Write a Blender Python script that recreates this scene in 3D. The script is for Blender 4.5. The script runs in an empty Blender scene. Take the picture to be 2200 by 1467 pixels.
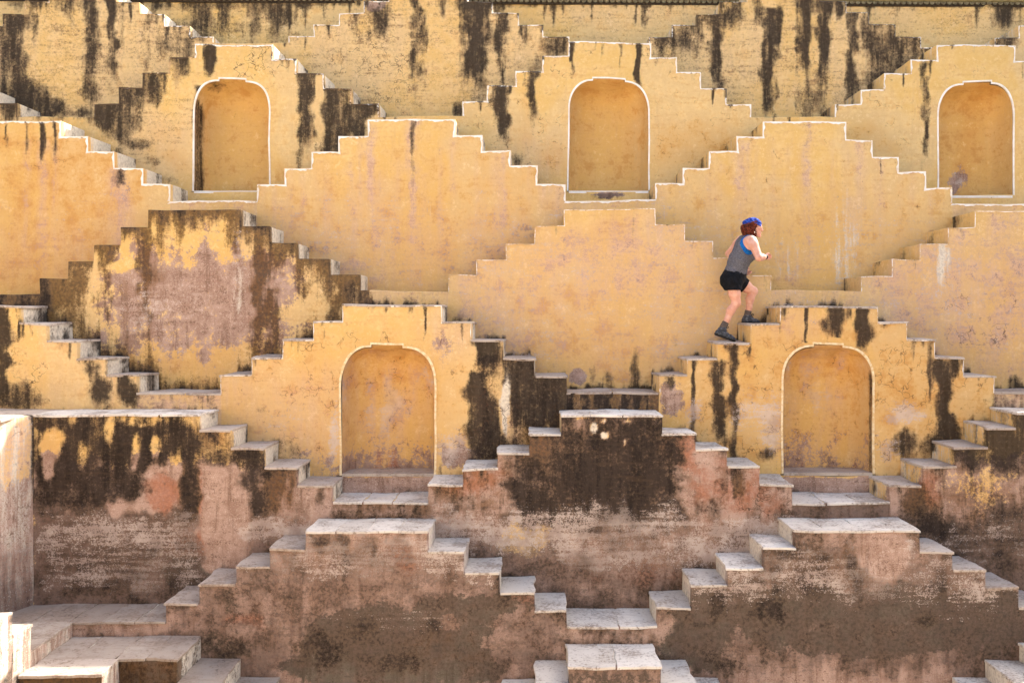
import bpy, bmesh, math, random
import numpy as np
from mathutils import Vector

random.seed(7)
RNG = np.random.default_rng(11)
SC = bpy.context.scene
COL = SC.collection

# ------------------------------------------------------------------ camera, sky, sun, exposure
FPX, CX, CY = 2100.0, 1150.0, 690.0          # focal length and principal point of the 2200 x 1467 photograph
cam_d = bpy.data.cameras.new('camera')
cam_d.sensor_width = 36.0
cam_d.lens = FPX * 36.0 / 2200.0
cam_d.shift_x = (1100.0 - CX) / 2200.0
cam_d.shift_y = (CY - 733.5) / 2200.0
cam_d.clip_start = 0.05
cam_d.clip_end = 3000
cam = bpy.data.objects.new('camera', cam_d)
COL.objects.link(cam)
cam.location = (0, 0, 0)
cam.rotation_euler = (math.radians(90), 0, 0)
SC.camera = cam

SUN = Vector((1.55, 1.0, 1.68)).normalized()   # direction towards the sun: right, a little behind the wall, high
elev = math.asin(SUN.z)
az = math.atan2(SUN.x, SUN.y)
world = bpy.data.worlds.new('World')
SC.world = world
world.use_nodes = True
wn = world.node_tree.nodes
wl = world.node_tree.links
bg = wn['Background']
sky = wn.new('ShaderNodeTexSky')
sky.sky_type = 'NISHITA'
sky.sun_disc = False
sky.sun_elevation = elev
sky.sun_rotation = az
sky.altitude = 400
sky.air_density = 1.0
sky.dust_density = 5.0
sky.ozone_density = 0.4
wl.new(sky.outputs[0], bg.inputs[0])
bg.inputs[1].default_value = 0.15
sun_d = bpy.data.lights.new('sun', 'SUN')
sun_d.energy = 3.6
sun_d.angle = math.radians(0.53)
sun_d.color = (1.0, 0.95, 0.87)
sun = bpy.data.objects.new('sun', sun_d)
COL.objects.link(sun)
sun.location = (20, 16, 30)
sun.rotation_euler = SUN.to_track_quat('Z', 'Y').to_euler()
vs = SC.view_settings
vs.view_transform = 'Standard'
vs.look = 'None'
vs.gamma = 1.0
vs.use_curve_mapping = False
vs.exposure = 1.65
SC.cycles.max_bounces = 6
SC.cycles.diffuse_bounces = 3
SC.cycles.glossy_bounces = 1
SC.cycles.use_adaptive_sampling = True
SC.cycles.adaptive_threshold = 0.02

# ------------------------------------------------------------------ depth planes of the tiers
DEP = 0.687
def YP(k): return 10.70 + (7 - k) * DEP       # front plane of tier k (1 = highest and farthest, 8 = nearest)
def wx(px, Y): return (px - CX) * Y / FPX
def wz(py, Y): return (CY - py) * Y / FPX

# ------------------------------------------------------------------ helpers
def tag(o, label=None, cat=None, group=None, kind=None):
    if label: o['label'] = label
    if cat: o['category'] = cat
    if group: o['group'] = group
    if kind: o['kind'] = kind
    return o

def link(name, me, parent=None, mats=None):
    o = bpy.data.objects.new(name, me)
    COL.objects.link(o)
    if parent is not None: o.parent = parent
    if mats:
        for m in mats: me.materials.append(m)
    return o

def empty(name, loc=(0, 0, 0)):
    o = bpy.data.objects.new(name, None)
    o.empty_display_size = 0.2
    COL.objects.link(o)
    o.location = loc
    return o

def bevel(o, w, seg=2, ang=50):
    b = o.modifiers.new('edge', 'BEVEL')
    b.width = w; b.segments = seg; b.limit_method = 'ANGLE'; b.angle_limit = math.radians(ang)
    b.miter_outer = 'MITER_SHARP'
    b.use_clamp_overlap = True
    return b

_wd = RNG.normal(size=(18, 3)); _wp = RNG.uniform(0, 6.28, (18, 3)); _wa = RNG.normal(size=(18, 3))
_wf = np.concatenate([np.full(6, 1.6), np.full(6, 5.0), np.full(6, 13.0)])
_wm = np.concatenate([np.full(6, .0030), np.full(6, .0022), np.full(6, .0013)])
def wobble(P, s=1.0):
    """hand-laid plaster: the same small smooth displacement for every mesh at the same place"""
    P = np.asarray(P, float)
    out = np.zeros_like(P)
    for i in range(18):
        d = _wd[i] / np.linalg.norm(_wd[i])
        ph = (P @ d) * _wf[i]
        for a in range(3):
            out[:, a] += _wa[i, a] * _wm[i] * np.sin(ph + _wp[i, a])
    out *= s
    return P + out

def vnoise(x, y, seed=0):
    """smooth value noise on arrays, about 0..1"""
    x = np.asarray(x, float); y = np.asarray(y, float)
    xi = np.floor(x); yi = np.floor(y); xf = x - xi; yf = y - yi
    u = xf * xf * (3 - 2 * xf); v = yf * yf * (3 - 2 * yf)
    def h(a, b):
        t = np.sin(a * 127.1 + b * 311.7 + seed * 74.7) * 43758.5453
        return t - np.floor(t)
    return (h(xi, yi) * (1 - u) + h(xi + 1, yi) * u) * (1 - v) + (h(xi, yi + 1) * (1 - u) + h(xi + 1, yi + 1) * u) * v

def fbm(x, y, seed=0, o=4):
    s = 0; a = .5; t = 0
    for i in range(o):
        s = s + a * vnoise(x * 2 ** i, y * 2 ** i, seed + i * 3); t += a; a *= .55
    return s / t

# ------------------------------------------------------------------ materials
class NT:
    def __init__(self, name):
        self.m = bpy.data.materials.new(name); self.m.use_nodes = True
        self.t = self.m.node_tree; self.n = self.t.nodes; self.l = self.t.links
        self.n.clear()
        self.out = self.n.new('ShaderNodeOutputMaterial')
        self.b = self.n.new('ShaderNodeBsdfPrincipled')
        self.l.new(self.b.outputs[0], self.out.inputs[0])
        self.b.inputs['Specular IOR Level'].default_value = 0.2
    def node(self, t, **kw):
        x = self.n.new(t)
        for k, v in kw.items(): setattr(x, k, v)
        return x
    def put(self, sock, v):
        if isinstance(v, bpy.types.NodeSocket): self.l.new(v, sock)
        elif v is not None: sock.default_value = v
    def pos(self):
        if not hasattr(self, '_p'):
            self._p = self.node('ShaderNodeNewGeometry').outputs['Position']
        return self._p
    def scaled(self, s, loc=(0, 0, 0), src=None):
        mp = self.node('ShaderNodeMapping')
        self.l.new(src or self.pos(), mp.inputs['Vector'])
        mp.inputs['Scale'].default_value = s if hasattr(s, '__len__') else (s, s, s)
        mp.inputs['Location'].default_value = loc
        return mp.outputs[0]
    def noise(self, s=1, loc=(0, 0, 0), detail=6, rough=.6, dist=0, src=None, color=False):
        t = self.node('ShaderNodeTexNoise')
        self.l.new(self.scaled(s, loc, src), t.inputs['Vector'])
        t.inputs['Scale'].default_value = 1
        t.inputs['Detail'].default_value = detail; t.inputs['Roughness'].default_value = rough
        t.inputs['Distortion'].default_value = dist
        return t.outputs['Color' if color else 'Fac']
    def math(self, op, a, b=None, c=None, clamp=False):
        x = self.node('ShaderNodeMath', operation=op); x.use_clamp = clamp
        self.put(x.inputs[0], a); self.put(x.inputs[1], b)
        if c is not None: self.put(x.inputs[2], c)
        return x.outputs[0]
    def ss(self, v, lo, hi, a=0.0, b=1.0):
        x = self.node('ShaderNodeMapRange', interpolation_type='SMOOTHSTEP')
        self.put(x.inputs[0], v)
        for i, q in enumerate((lo, hi, a, b)): self.put(x.inputs[i + 1], q)
        return x.outputs[0]
    def mix(self, f, a, b, blend='MIX'):
        x = self.node('ShaderNodeMix', data_type='RGBA', blend_type=blend)
        self.put(x.inputs[0], f); self.put(x.inputs[6], a); self.put(x.inputs[7], b)
        return x.outputs[2]
    def attr(self, name):
        x = self.node('ShaderNodeAttribute', attribute_name=name)
        s = self.node('ShaderNodeSeparateColor'); self.l.new(x.outputs['Color'], s.inputs[0])
        return s.outputs[0], s.outputs[1], s.outputs[2], x.outputs['Alpha']
    def bump(self, h, strength, dist):
        x = self.node('ShaderNodeBump'); x.inputs['Strength'].default_value = strength
        x.inputs['Distance'].default_value = dist
        self.put(x.inputs['Height'], h); self.l.new(x.outputs[0], self.b.inputs['Normal'])

def rgb(r, g, b):
    f = lambda c: (c / 255 / 12.92) if c <= 10 else ((c / 255 + .055) / 1.055) ** 2.4
    return (f(r), f(g), f(b), 1)

C_YEL1, C_YEL2, C_YEL3 = (222, 183, 113), (218, 185, 130), (234, 205, 146)
def wall_material():
    N = NT('weathered_plaster')
    K, BR, P, M = N.attr('stain_a')       # black mould, brown mould, bare pink plaster, pale wash
    O, E, G, C = N.attr('stain_b')        # grey cement, lime bloom, deep ochre, cracks
    W, D, T, big = N.attr('stain_c')      # whitewash, dirt and painted dimness of the low walls, terracotta, broad unevenness of the coat
    def stretch(n, lo, hi):
        x = N.node('ShaderNodeMapRange'); N.put(x.inputs[0], n)
        x.inputs[1].default_value = lo; x.inputs[2].default_value = hi
        return x.outputs[0]
    nmid = N.noise(4.6, (3, 1, 7), detail=4, rough=.62)
    nfin = N.noise(26, (9, 2, 4), detail=2.5, rough=.7)
    ngrn = N.noise(88, (1, 5, 2), detail=1, rough=.6)
    nstr = N.noise((12, 12, 1.3), (2, 8, 5), detail=4, rough=.66)
    nhor = N.noise((2.0, 2.0, 19), (7, 3, 1), detail=4, rough=.68)
    a = N.math('MULTIPLY_ADD', nfin, .42, N.math('MULTIPLY', nmid, .58))
    sA = stretch(N.math('MULTIPLY_ADD', ngrn, .16, N.math('MULTIPLY', a, .84)), .36, .64)
    sS = stretch(N.math('MULTIPLY_ADD', nhor, .13, N.math('MULTIPLY_ADD', nmid, .62, N.math('MULTIPLY', nfin, .25))), .37, .63)
    a = N.math('MULTIPLY_ADD', nfin, .28, N.math('MULTIPLY_ADD', nmid, .14, N.math('MULTIPLY', nstr, .58)))
    sV = stretch(N.math('MULTIPLY_ADD', ngrn, .16, N.math('MULTIPLY', a, .84)), .36, .64)
    a = N.math('MULTIPLY_ADD', nfin, .48, N.math('MULTIPLY', nhor, .52))
    sH = stretch(N.math('MULTIPLY_ADD', ngrn, .30, N.math('MULTIPLY', a, .70)), .37, .63)
    def layer(mask, n, soft=.14):
        t = N.math('MULTIPLY_ADD', mask, -(1 + 2 * soft), 1 + soft)
        return N.ss(n, N.math('SUBTRACT', t, soft), N.math('ADD', t, soft))
    def op(f, o): return N.math('MULTIPLY', f, o)
    # lime-washed ochre plaster, several coats of slightly different tint
    sm_ = stretch(nmid, .34, .66)
    col = N.mix(N.ss(big, .3, .7), rgb(*C_YEL1), rgb(*C_YEL2))
    col = N.mix(op(N.ss(sm_, .25, .9), .7), col, rgb(*C_YEL3))
    col = N.mix(op(N.ss(nhor, .56, .72), .16), col, rgb(204, 160, 100))
    col = N.mix(op(N.ss(nstr, .44, .30), .35), col, rgb(206, 170, 122))
    col = N.mix(op(N.ss(ngrn, .62, .76), .14), col, rgb(176, 136, 92))
    sm = stretch(nmid, .34, .66)
    col = N.mix(op(N.ss(sS, .46, .95), .48), col, rgb(206, 154, 86))
    col = N.mix(op(N.ss(sH, .60, 1.0), .34), col, rgb(198, 154, 104))
    col = N.mix(op(N.ss(sA, .30, .0), .40), col, rgb(244, 220, 172))
    fG = N.math('MULTIPLY', G, N.math('MULTIPLY_ADD', sm, .85, .30), clamp=True)
    fG = N.math('MAXIMUM', fG, op(layer(N.math('MULTIPLY', G, .62), sA, .32), .85))
    col = N.mix(op(fG, .80), col, N.mix(N.ss(sS, .3, .9), rgb(208, 156, 86), rgb(198, 144, 74)))
    fM = N.math('MULTIPLY', M, N.math('MULTIPLY_ADD', stretch(nstr, .34, .66), .6, .12), clamp=True)
    fM = N.math('MAXIMUM', fM, op(layer(N.math('MULTIPLY', M, .62), sA, .34), .8))
    col = N.mix(op(fM, .86), col, N.mix(N.ss(sH, .3, .8), rgb(208, 174, 154), rgb(188, 152, 138)))
    fP = layer(P, sA, .13)
    pk = N.mix(N.ss(nmid, .38, .60), rgb(180, 152, 138), rgb(156, 127, 113))
    pk = N.mix(op(N.ss(sV, .55, 1.0), .55), pk, rgb(200, 174, 158))
    pk = N.mix(op(N.ss(sH, .40, .05), .70), pk, rgb(98, 76, 67))
    pk = N.mix(op(N.ss(nstr, .48, .34), .65), pk, rgb(118, 92, 80))
    pk = N.mix(op(N.ss(sH, .66, .95), .55), pk, rgb(206, 186, 172))
    pk = N.mix(op(N.ss(ngrn, .58, .70), .4), pk, rgb(212, 192, 180))
    col = N.mix(op(fP, .95), col, pk)
    fT = layer(T, sA, .34)
    col = N.mix(op(fT, .62), col, N.mix(N.ss(nfin, .4, .6), rgb(180, 116, 84), rgb(154, 96, 70)))
    fW = layer(W, sV, .26)
    col = N.mix(op(fW, .9), col, N.mix(N.ss(nfin, .42, .64), rgb(226, 218, 200), rgb(202, 192, 176)))
    fO = layer(O, sA, .26)
    oc = N.mix(N.ss(nmid, .42, .58), rgb(86, 85, 71), rgb(101, 93, 82))
    oc = N.mix(op(N.ss(sV, .5, .0), .7), oc, rgb(66, 58, 50))
    oc = N.mix(op(N.ss(ngrn, .56, .70), .45), oc, rgb(132, 118, 106))
    oc = N.mix(op(N.ss(sH, .55, .95), .5), oc, rgb(124, 106, 94))
    oc = N.mix(op(N.ss(nhor, .47, .34), .5), oc, rgb(72, 66, 56))
    oc = N.mix(op(N.ss(nmid, .55, .68), .6), oc, rgb(140, 118, 104))
    col = N.mix(op(fO, .86), col, oc)
    fD = layer(D, sH, .42)
    col = N.mix(op(fD, .68), col, N.mix(N.ss(nfin, .4, .62), rgb(98, 79, 70), rgb(66, 55, 49)))
    fB0 = layer(N.math('MULTIPLY', BR, .9), sS, .6)
    col = N.mix(op(fB0, .35), col, rgb(146, 104, 60))
    fB = layer(N.math('MULTIPLY', BR, .84), sV, .34)
    col = N.mix(op(fB, .80), col, N.mix(N.ss(nfin, .38, .64), rgb(98, 70, 40), rgb(56, 42, 30)))
    fK0 = layer(N.math('MULTIPLY', K, .95), sS, .65)
    col = N.mix(op(fK0, .55), col, rgb(114, 94, 74))
    mx = N.node('ShaderNodeMix'); N.put(mx.inputs[0], N.math('MULTIPLY', P, .75, clamp=True)); N.put(mx.inputs[2], sV); N.put(mx.inputs[3], sA)
    fK = layer(N.math('MULTIPLY', K, .76), mx.outputs[0], .42)
    kc = N.mix(N.ss(sV, .3, .9), rgb(54, 46, 41), rgb(24, 22, 22))
    kc = N.mix(op(N.ss(nhor, .52, .68), .6), kc, rgb(70, 56, 44))
    kc = N.mix(op(N.ss(nfin, .42, .30), .35), kc, rgb(112, 92, 72))
    col = N.mix(op(fK, .90), col, kc)
    fE = op(layer(N.math('MULTIPLY', E, .80), sH, .20), N.ss(big, .15, .55, .45, 1.0))
    col = N.mix(op(fE, .72), col, N.mix(N.ss(nmid, .4, .6), rgb(208, 192, 180), rgb(184, 164, 152)))
    # hair cracks
    dn = N.noise(6, detail=2, color=True)
    vm = N.node('ShaderNodeVectorMath', operation='MULTIPLY_ADD')
    N.l.new(dn, vm.inputs[0]); vm.inputs[1].default_value = (.42, .42, .42); N.l.new(N.pos(), vm.inputs[2])
    vo = N.node('ShaderNodeTexVoronoi', feature='DISTANCE_TO_EDGE'); vo.inputs['Scale'].default_value = 3.6
    N.l.new(vm.outputs[0], vo.inputs['Vector'])
    fC = N.math('MULTIPLY', N.ss(vo.outputs['Distance'], .026, .004), layer(N.math('MULTIPLY_ADD', C, .85, -.14), sS, .22))
    col = N.mix(N.math('MULTIPLY', fC, N.math('MULTIPLY_ADD', C, .35, .42)), col, rgb(78, 58, 44))
    N.put(N.b.inputs['Base Color'], col)
    N.b.inputs['Roughness'].default_value = .93
    h = N.math('MULTIPLY_ADD', nfin, .6, nmid)
    h = N.math('SUBTRACT', h, N.math('MULTIPLY', fP, .22))
    N.bump(h, .6, .014)
    return N.m

def stone_material(name, c1, c2, c3, dirt=.65):
    N = NT(name)
    oi = N.node('ShaderNodeObjectInfo').outputs['Random']
    n1 = N.noise((2.6, 2.6, 2.6), detail=5, rough=.62)
    n2 = N.noise(30, detail=3, rough=.65)
    n3 = N.noise((3, 13, 6), (4, 1, 1), detail=4, rough=.6)
    c = N.mix(N.ss(n1, .36, .62), rgb(*c1), rgb(*c2))
    c = N.mix(N.math('MULTIPLY', oi, .7), c, rgb(*c3))
    c = N.mix(N.math('MULTIPLY', N.ss(n3, .52, .70), .5), c, rgb(*c3))
    c = N.mix(N.math('MULTIPLY', N.ss(N.math('ADD', n1, n2), .98, 1.2), dirt), c, rgb(140, 122, 106))
    c = N.mix(N.math('MULTIPLY', N.ss(n2, .58, .70), .4), c, rgb(124, 108, 94))
    dn = N.noise(3.2, detail=3, color=True)
    vm = N.node('ShaderNodeVectorMath', operation='MULTIPLY_ADD')
    N.l.new(dn, vm.inputs[0]); vm.inputs[1].default_value = (.7, .7, .7); N.l.new(N.pos(), vm.inputs[2])
    vo = N.node('ShaderNodeTexVoronoi', feature='DISTANCE_TO_EDGE'); vo.inputs['Scale'].default_value = 1.15
    N.l.new(vm.outputs[0], vo.inputs['Vector'])
    fc = N.math('MULTIPLY', N.ss(vo.outputs['Distance'], .012, .002), N.ss(n1, .47, .58))
    c = N.mix(N.math('MULTIPLY', fc, .6), c, rgb(96, 80, 68))
    N.put(N.b.inputs['Base Color'], c)
    N.b.inputs['Roughness'].default_value = .85
    N.bump(N.math('MULTIPLY_ADD', n2, .5, n1), .5, .012)
    return N.m

def simple_material(name, c1, c2, scale=12, rough=.85, bump=.2, stretch=None, lo=.38, hi=.62, spec=.2):
    N = NT(name)
    n = N.noise(stretch or scale, detail=7, rough=.65)
    N.put(N.b.inputs['Base Color'], N.mix(N.ss(n, lo, hi), rgb(*c1), rgb(*c2)))
    N.b.inputs['Roughness'].default_value = rough
    N.b.inputs['Specular IOR Level'].default_value = spec
    if bump: N.bump(n, bump, .006)
    return N.m

def paint_material():
    N = NT('white_edge_paint')
    K, W_, _, _ = N.attr('stain_a')           # soot, wear
    n1 = N.noise(30, detail=4, rough=.7); n2 = N.noise((6, 6, 6), (3, 3, 1), detail=5, rough=.65)
    n = N.math('MULTIPLY_ADD', n1, .5, N.math('MULTIPLY', n2, .5))
    c = N.mix(N.ss(n2, .4, .62), rgb(248, 243, 234), rgb(236, 224, 206))
    c = N.mix(N.ss(N.math('MULTIPLY_ADD', W_, .34, n), .62, .72), c, rgb(206, 170, 122))
    c = N.mix(N.math('MULTIPLY', N.ss(N.math('MULTIPLY_ADD', K, .34, n), .62, .74), .9), c, rgb(60, 50, 44))
    N.put(N.b.inputs['Base Color'], c); N.b.inputs['Roughness'].default_value = .93
    N.bump(n1, .3, .004)
    return N.m

M_WALL = wall_material()
M_WHITE = paint_material()
M_TRIM = simple_material('cream_arch_moulding', (240, 222, 184), (222, 190, 138), 22)
M_MARBLE = stone_material('pale_stone_slab', (231, 224, 212), (216, 207, 195), (190, 180, 167))
M_FLAG = stone_material('grey_stone_flag', (206, 194, 180), (190, 176, 162), (166, 150, 136))
# ------------------------------------------------------------------ the tiers: step edges, left to right, as measured
# each entry: (kind, label, [(x0, x1, y_of_front_edge), ...]) in photograph pixels on the front plane of that tier
TIERS = {
 1: [('stair', 'stained stepped wall at the top left corner with broad black mould streaks',
      [(-260, -105, 100), (-105, -50, 85), (-50, 5, 60), (5, 53, 33), (53, 105, 4), (105, 250, -24), (250, 301, 5), (301, 353, 30), (353, 407, 56), (407, 457, 80)]),
     ('landing', 'narrow landing behind the top of the leftmost upper niche block', [(457, 620, 93)]),
     ('stair', 'stepped wall at top centre with one very wide black streak and crazed plaster',
      [(620, 675, 80), (675, 728, 54), (728, 781, 30), (781, 835, 5), (835, 1003, -22), (1003, 1058, 4), (1058, 1115, 28), (1115, 1167, 54), (1167, 1222, 79)]),
     ('landing', 'narrow landing behind the top of the middle upper niche block', [(1222, 1393, 92)]),
     ('stair', 'stepped wall at top right with four black streaks side by side',
      [(1393, 1443, 80), (1443, 1497, 55), (1497, 1545, 31), (1545, 1605, 6), (1605, 1762, -22), (1762, 1818, 5), (1818, 1867, 29), (1867, 1923, 54), (1923, 1977, 81), (1977, 2000, 104)]),
     ('landing', 'narrow landing behind the top of the rightmost upper niche block', [(2000, 2135, 102)]),
     ('stair', 'end of a stepped wall cut off by the upper right corner',
      [(2135, 2187, 80), (2187, 2240, 54), (2240, 2300, 28), (2300, 2420, 0)])],
 2: [('stair', 'last two steps of an upper stair entering at the left edge',
      [(-300, -130, 130), (-130, -75, 158), (-75, -20, 190), (-20, 37, 223)]),
     ('landing', 'upper landing at left below the black mould corner', [(37, 203, 252)]),
     ('stair', 'upper left niche block with blackened left steps and a black streak above its arch',
      [(203, 254, 225), (254, 305, 189), (305, 361, 157), (361, 416, 124), (416, 586, 96), (586, 637, 127), (637, 697, 158), (697, 757, 189), (757, 814, 221)]),
     ('landing', 'thin upper landing at centre above the yellow stepped block', [(814, 993, 250)]),
     ('stair', 'upper middle niche block with white edged steps and chipped sill',
      [(993, 1045, 219), (1045, 1107, 187), (1107, 1164, 154), (1164, 1219, 121), (1219, 1398, 91), (1398, 1454, 122), (1454, 1506, 155), (1506, 1562, 190), (1562, 1616, 223)]),
     ('landing', 'thin upper landing at right below the four black streaks', [(1616, 1795, 251)]),
     ('stair', 'upper right niche block with white edged steps at the right edge',
      [(1795, 1849, 224), (1849, 1898, 194), (1898, 1956, 161), (1956, 2010, 130), (2010, 2180, 98), (2180, 2235, 131), (2235, 2290, 162), (2290, 2345, 194), (2345, 2420, 226)])],
 3: [('stair', 'yellow stepped block at the left edge with four thin dark drips from its top',
      [(-300, -240, 327), (-240, -180, 293), (-180, 133, 260), (133, 190, 293), (190, 247, 327), (247, 308, 363), (308, 366, 396)]),
     ('landing', 'white edged landing under the upper left niche', [(366, 552, 432)]),
     ('stair', 'bright yellow stepped block at centre with one long mauve drip and white edges',
      [(552, 612, 395), (612, 669, 360), (669, 727, 325), (727, 791, 291), (791, 978, 256), (978, 1038, 290), (1038, 1098, 324), (1098, 1155, 356), (1155, 1217, 395)]),
     ('landing', 'white edged landing under the upper middle niche', [(1217, 1407, 430)]),
     ('stair', 'bright yellow stepped block behind the climbing person with white edges',
      [(1407, 1466, 394), (1466, 1523, 361), (1523, 1583, 325), (1583, 1640, 292), (1640, 1819, 260), (1819, 1877, 298), (1877, 1932, 334), (1932, 1990, 367), (1990, 2046, 403)]),
     ('landing', 'white edged landing under the upper right niche', [(2046, 2420, 437)])],
 4: [('landing', 'short cream landing at the left edge beside the brown mouldy block', [(-260, 83, 633)]),
     ('stair', 'brown mouldy stepped block at left with a large bare pink centre',
      [(83, 145, 598), (145, 203, 561), (203, 260, 527), (260, 319, 489), (319, 517, 452), (517, 580, 487), (580, 638, 523), (638, 706, 558), (706, 771, 593)]),
     ('landing', 'cream landing behind the lower middle niche block', [(771, 962, 627)]),
     ('stair', 'plain yellow stepped block at the middle left of the climbing person',
      [(962, 1022, 591), (1022, 1086, 556), (1086, 1149, 522), (1149, 1212, 485), (1212, 1408, 450), (1408, 1471, 484), (1471, 1532, 520), (1532, 1597, 556), (1597, 1658, 594)]),
     ('landing', 'yellow landing behind the lower right niche block', [(1658, 1850, 626)]),
     ('stair', 'stepped block at the right edge with faded mauve and yellow patches',
      [(1850, 1914, 594), (1914, 1973, 557), (1973, 2035, 522), (2035, 2094, 487), (2094, 2420, 453)])],
 5: [('stair', 'stair with white risers coming down from the left edge in front of the mouldy block',
      [(-300, 39, 657), (39, 99, 693), (99, 163, 730), (163, 226, 768), (226, 294, 804)]),
     ('landing', 'curved landing step with dark drips below the mouldy block', [(294, 475, 843)]),
     ('stair', 'lower middle niche block with black mould on its right steps',
      [(475, 541, 804), (541, 608, 768), (608, 674, 730), (674, 735, 692), (735, 948, 656), (948, 1012, 692), (1012, 1079, 730), (1079, 1147, 768), (1147, 1216, 806)]),
     ('landing', 'black landing step between the two lower niche blocks', [(1216, 1416, 842)]),
     ('stair', 'lower right niche block whose steps carry the climbing person',
      [(1416, 1477, 803), (1477, 1540, 770), (1540, 1612, 736), (1612, 1677, 696), (1677, 1885, 659), (1885, 1947, 692), (1947, 2007, 730), (2007, 2069, 769), (2069, 2134, 808)]),
     ('landing', 'landing step with black drips at the right edge', [(2134, 2420, 843)])],
 6: [('stair', 'blackened wall under the long stone ledge at lower left with steps down to the right',
      [(70, 426, 889), (426, 496, 923), (496, 566, 962), (566, 639, 1003), (639, 712, 1041)]),
     ('landing', 'stone landing below the lower middle niche', [(712, 921, 1077)]),
     ('stair', 'black and terracotta stepped block between the two lower niches',
      [(921, 995, 1038), (995, 1069, 1005), (1069, 1138, 972), (1138, 1205, 931), (1205, 1423, 891), (1423, 1494, 930), (1494, 1563, 963), (1563, 1633, 999), (1633, 1703, 1037)]),
     ('landing', 'stone landing below the lower right niche', [(1703, 1911, 1077)]),
     ('stair', 'dark stepped block rising to the right edge',
      [(1911, 1982, 1040), (1982, 2054, 1000), (2054, 2124, 961), (2124, 2186, 919), (2186, 2460, 887)])],
 7: [('landing', 'broad cracked corner landing at lower left', [(150, 357, 1337)]),
     ('stair', 'pink stepped block with pale stone treads at lower left of centre',
      [(357, 428, 1297), (428, 505, 1255), (505, 577, 1218), (577, 656, 1178), (656, 920, 1139), (920, 996, 1183), (996, 1072, 1228), (1072, 1147, 1272), (1147, 1219, 1311)]),
     ('landing', 'low stone landing at the bottom centre between two stepped blocks', [(1219, 1412, 1346)]),
     ('stair', 'grey brown stepped block with pale stone treads at lower right',
      [(1412, 1487, 1307), (1487, 1563, 1257), (1563, 1640, 1220), (1640, 1708, 1176), (1708, 1975, 1137), (1975, 2046, 1183), (2046, 2117, 1222), (2117, 2188, 1260), (2188, 2262, 1303)]),
     ('landing', None, [(2262, 2480, 1341)])],
 8: [('stair', 'corner stone platform at the bottom left with a step down to the right',
      [(90, 381, 1415), (381, 473, 1466), (473, 560, 1508), (560, 650, 1550)]),
     ('landing', None, [(650, 1000, 1590)]),
     ('stair', 'pale topped block at the bottom edge near the centre',
      [(1000, 1075, 1548), (1075, 1150, 1508), (1150, 1223, 1467), (1223, 1419, 1431), (1419, 1492, 1468), (1492, 1567, 1508), (1567, 1640, 1548)]),
     ('landing', None, [(1640, 2030, 1590)]),
     ('stair', 'stone steps rising out of the lower right corner',
      [(2030, 2105, 1548), (2105, 2182, 1508), (2182, 2260, 1466), (2260, 2335, 1425), (2335, 2480, 1385)])],
}
PROF = {}
for k, objs in TIERS.items():
    Y = YP(k); L = []
    for kind, lab, segs in objs:
        for (a, b, y) in segs: L.append((wx(a, Y), wx(b, Y), wz(y, Y)))
    PROF[k] = L
def prof_z(k, X):
    """height of tier k's steps above the point X (arrays)"""
    out = np.full(np.shape(X), -9.0)
    for (a, b, z) in PROF.get(k, []):
        out = np.where((X >= a) & (X < b), z, out)
    return out

# ------------------------------------------------------------------ stains: where each streak and patch sits on the walls
# s = streak (layer, x, y0, y1, half width, amount)   b = soft patch (layer, x, y, rx, ry, amount)   r = field (layer, x0, x1, y0, y1, soft, amount)
ST = {k: [] for k in range(0, 10)}
def s(k, L, x, y0, y1, w, a): ST[k].append(('s', L, x, y0, y1, w, a))
def b(k, L, x, y, rx, ry, a): ST[k].append(('b', L, x, y, rx, ry, a))
def r(k, L, x0, x1, y0, y1, so, a): ST[k].append(('r', L, x0, x1, y0, y1, so, a))
rr = random.Random(5)
# back wall: drips below the coping
for i in range(170):
    x = rr.uniform(-40, 2240)
    s(0, 'K', x, 0, rr.choice([18, 24, 30, 42, 60, 80]) * (1.1 if 380 < x < 640 else .8), rr.uniform(1.5, 4), rr.uniform(.35, .95))
for x, w, a in ((480, 12, .8), (545, 9, .8), (590, 16, .7), (430, 20, .8), (2148, 16, 1.0), (2170, 9, .7), (1192, 4, .9), (655, 5, .7), (700, 6, .6)):
    s(0, 'K', x, 0, 95 if x < 700 else 65, w, a)
r(0, 'K', 340, 640, 0, 110, 40, .42); r(0, 'M', 900, 2200, 0, 60, 20, .25); b(0, 'C', 2000, 50, 150, 50, .6); r(0, 'K', 1840, 2200, 20, 60, 20, .2)
r(0, 'K', -50, 2300, -5, 16, 8, .55)
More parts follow.
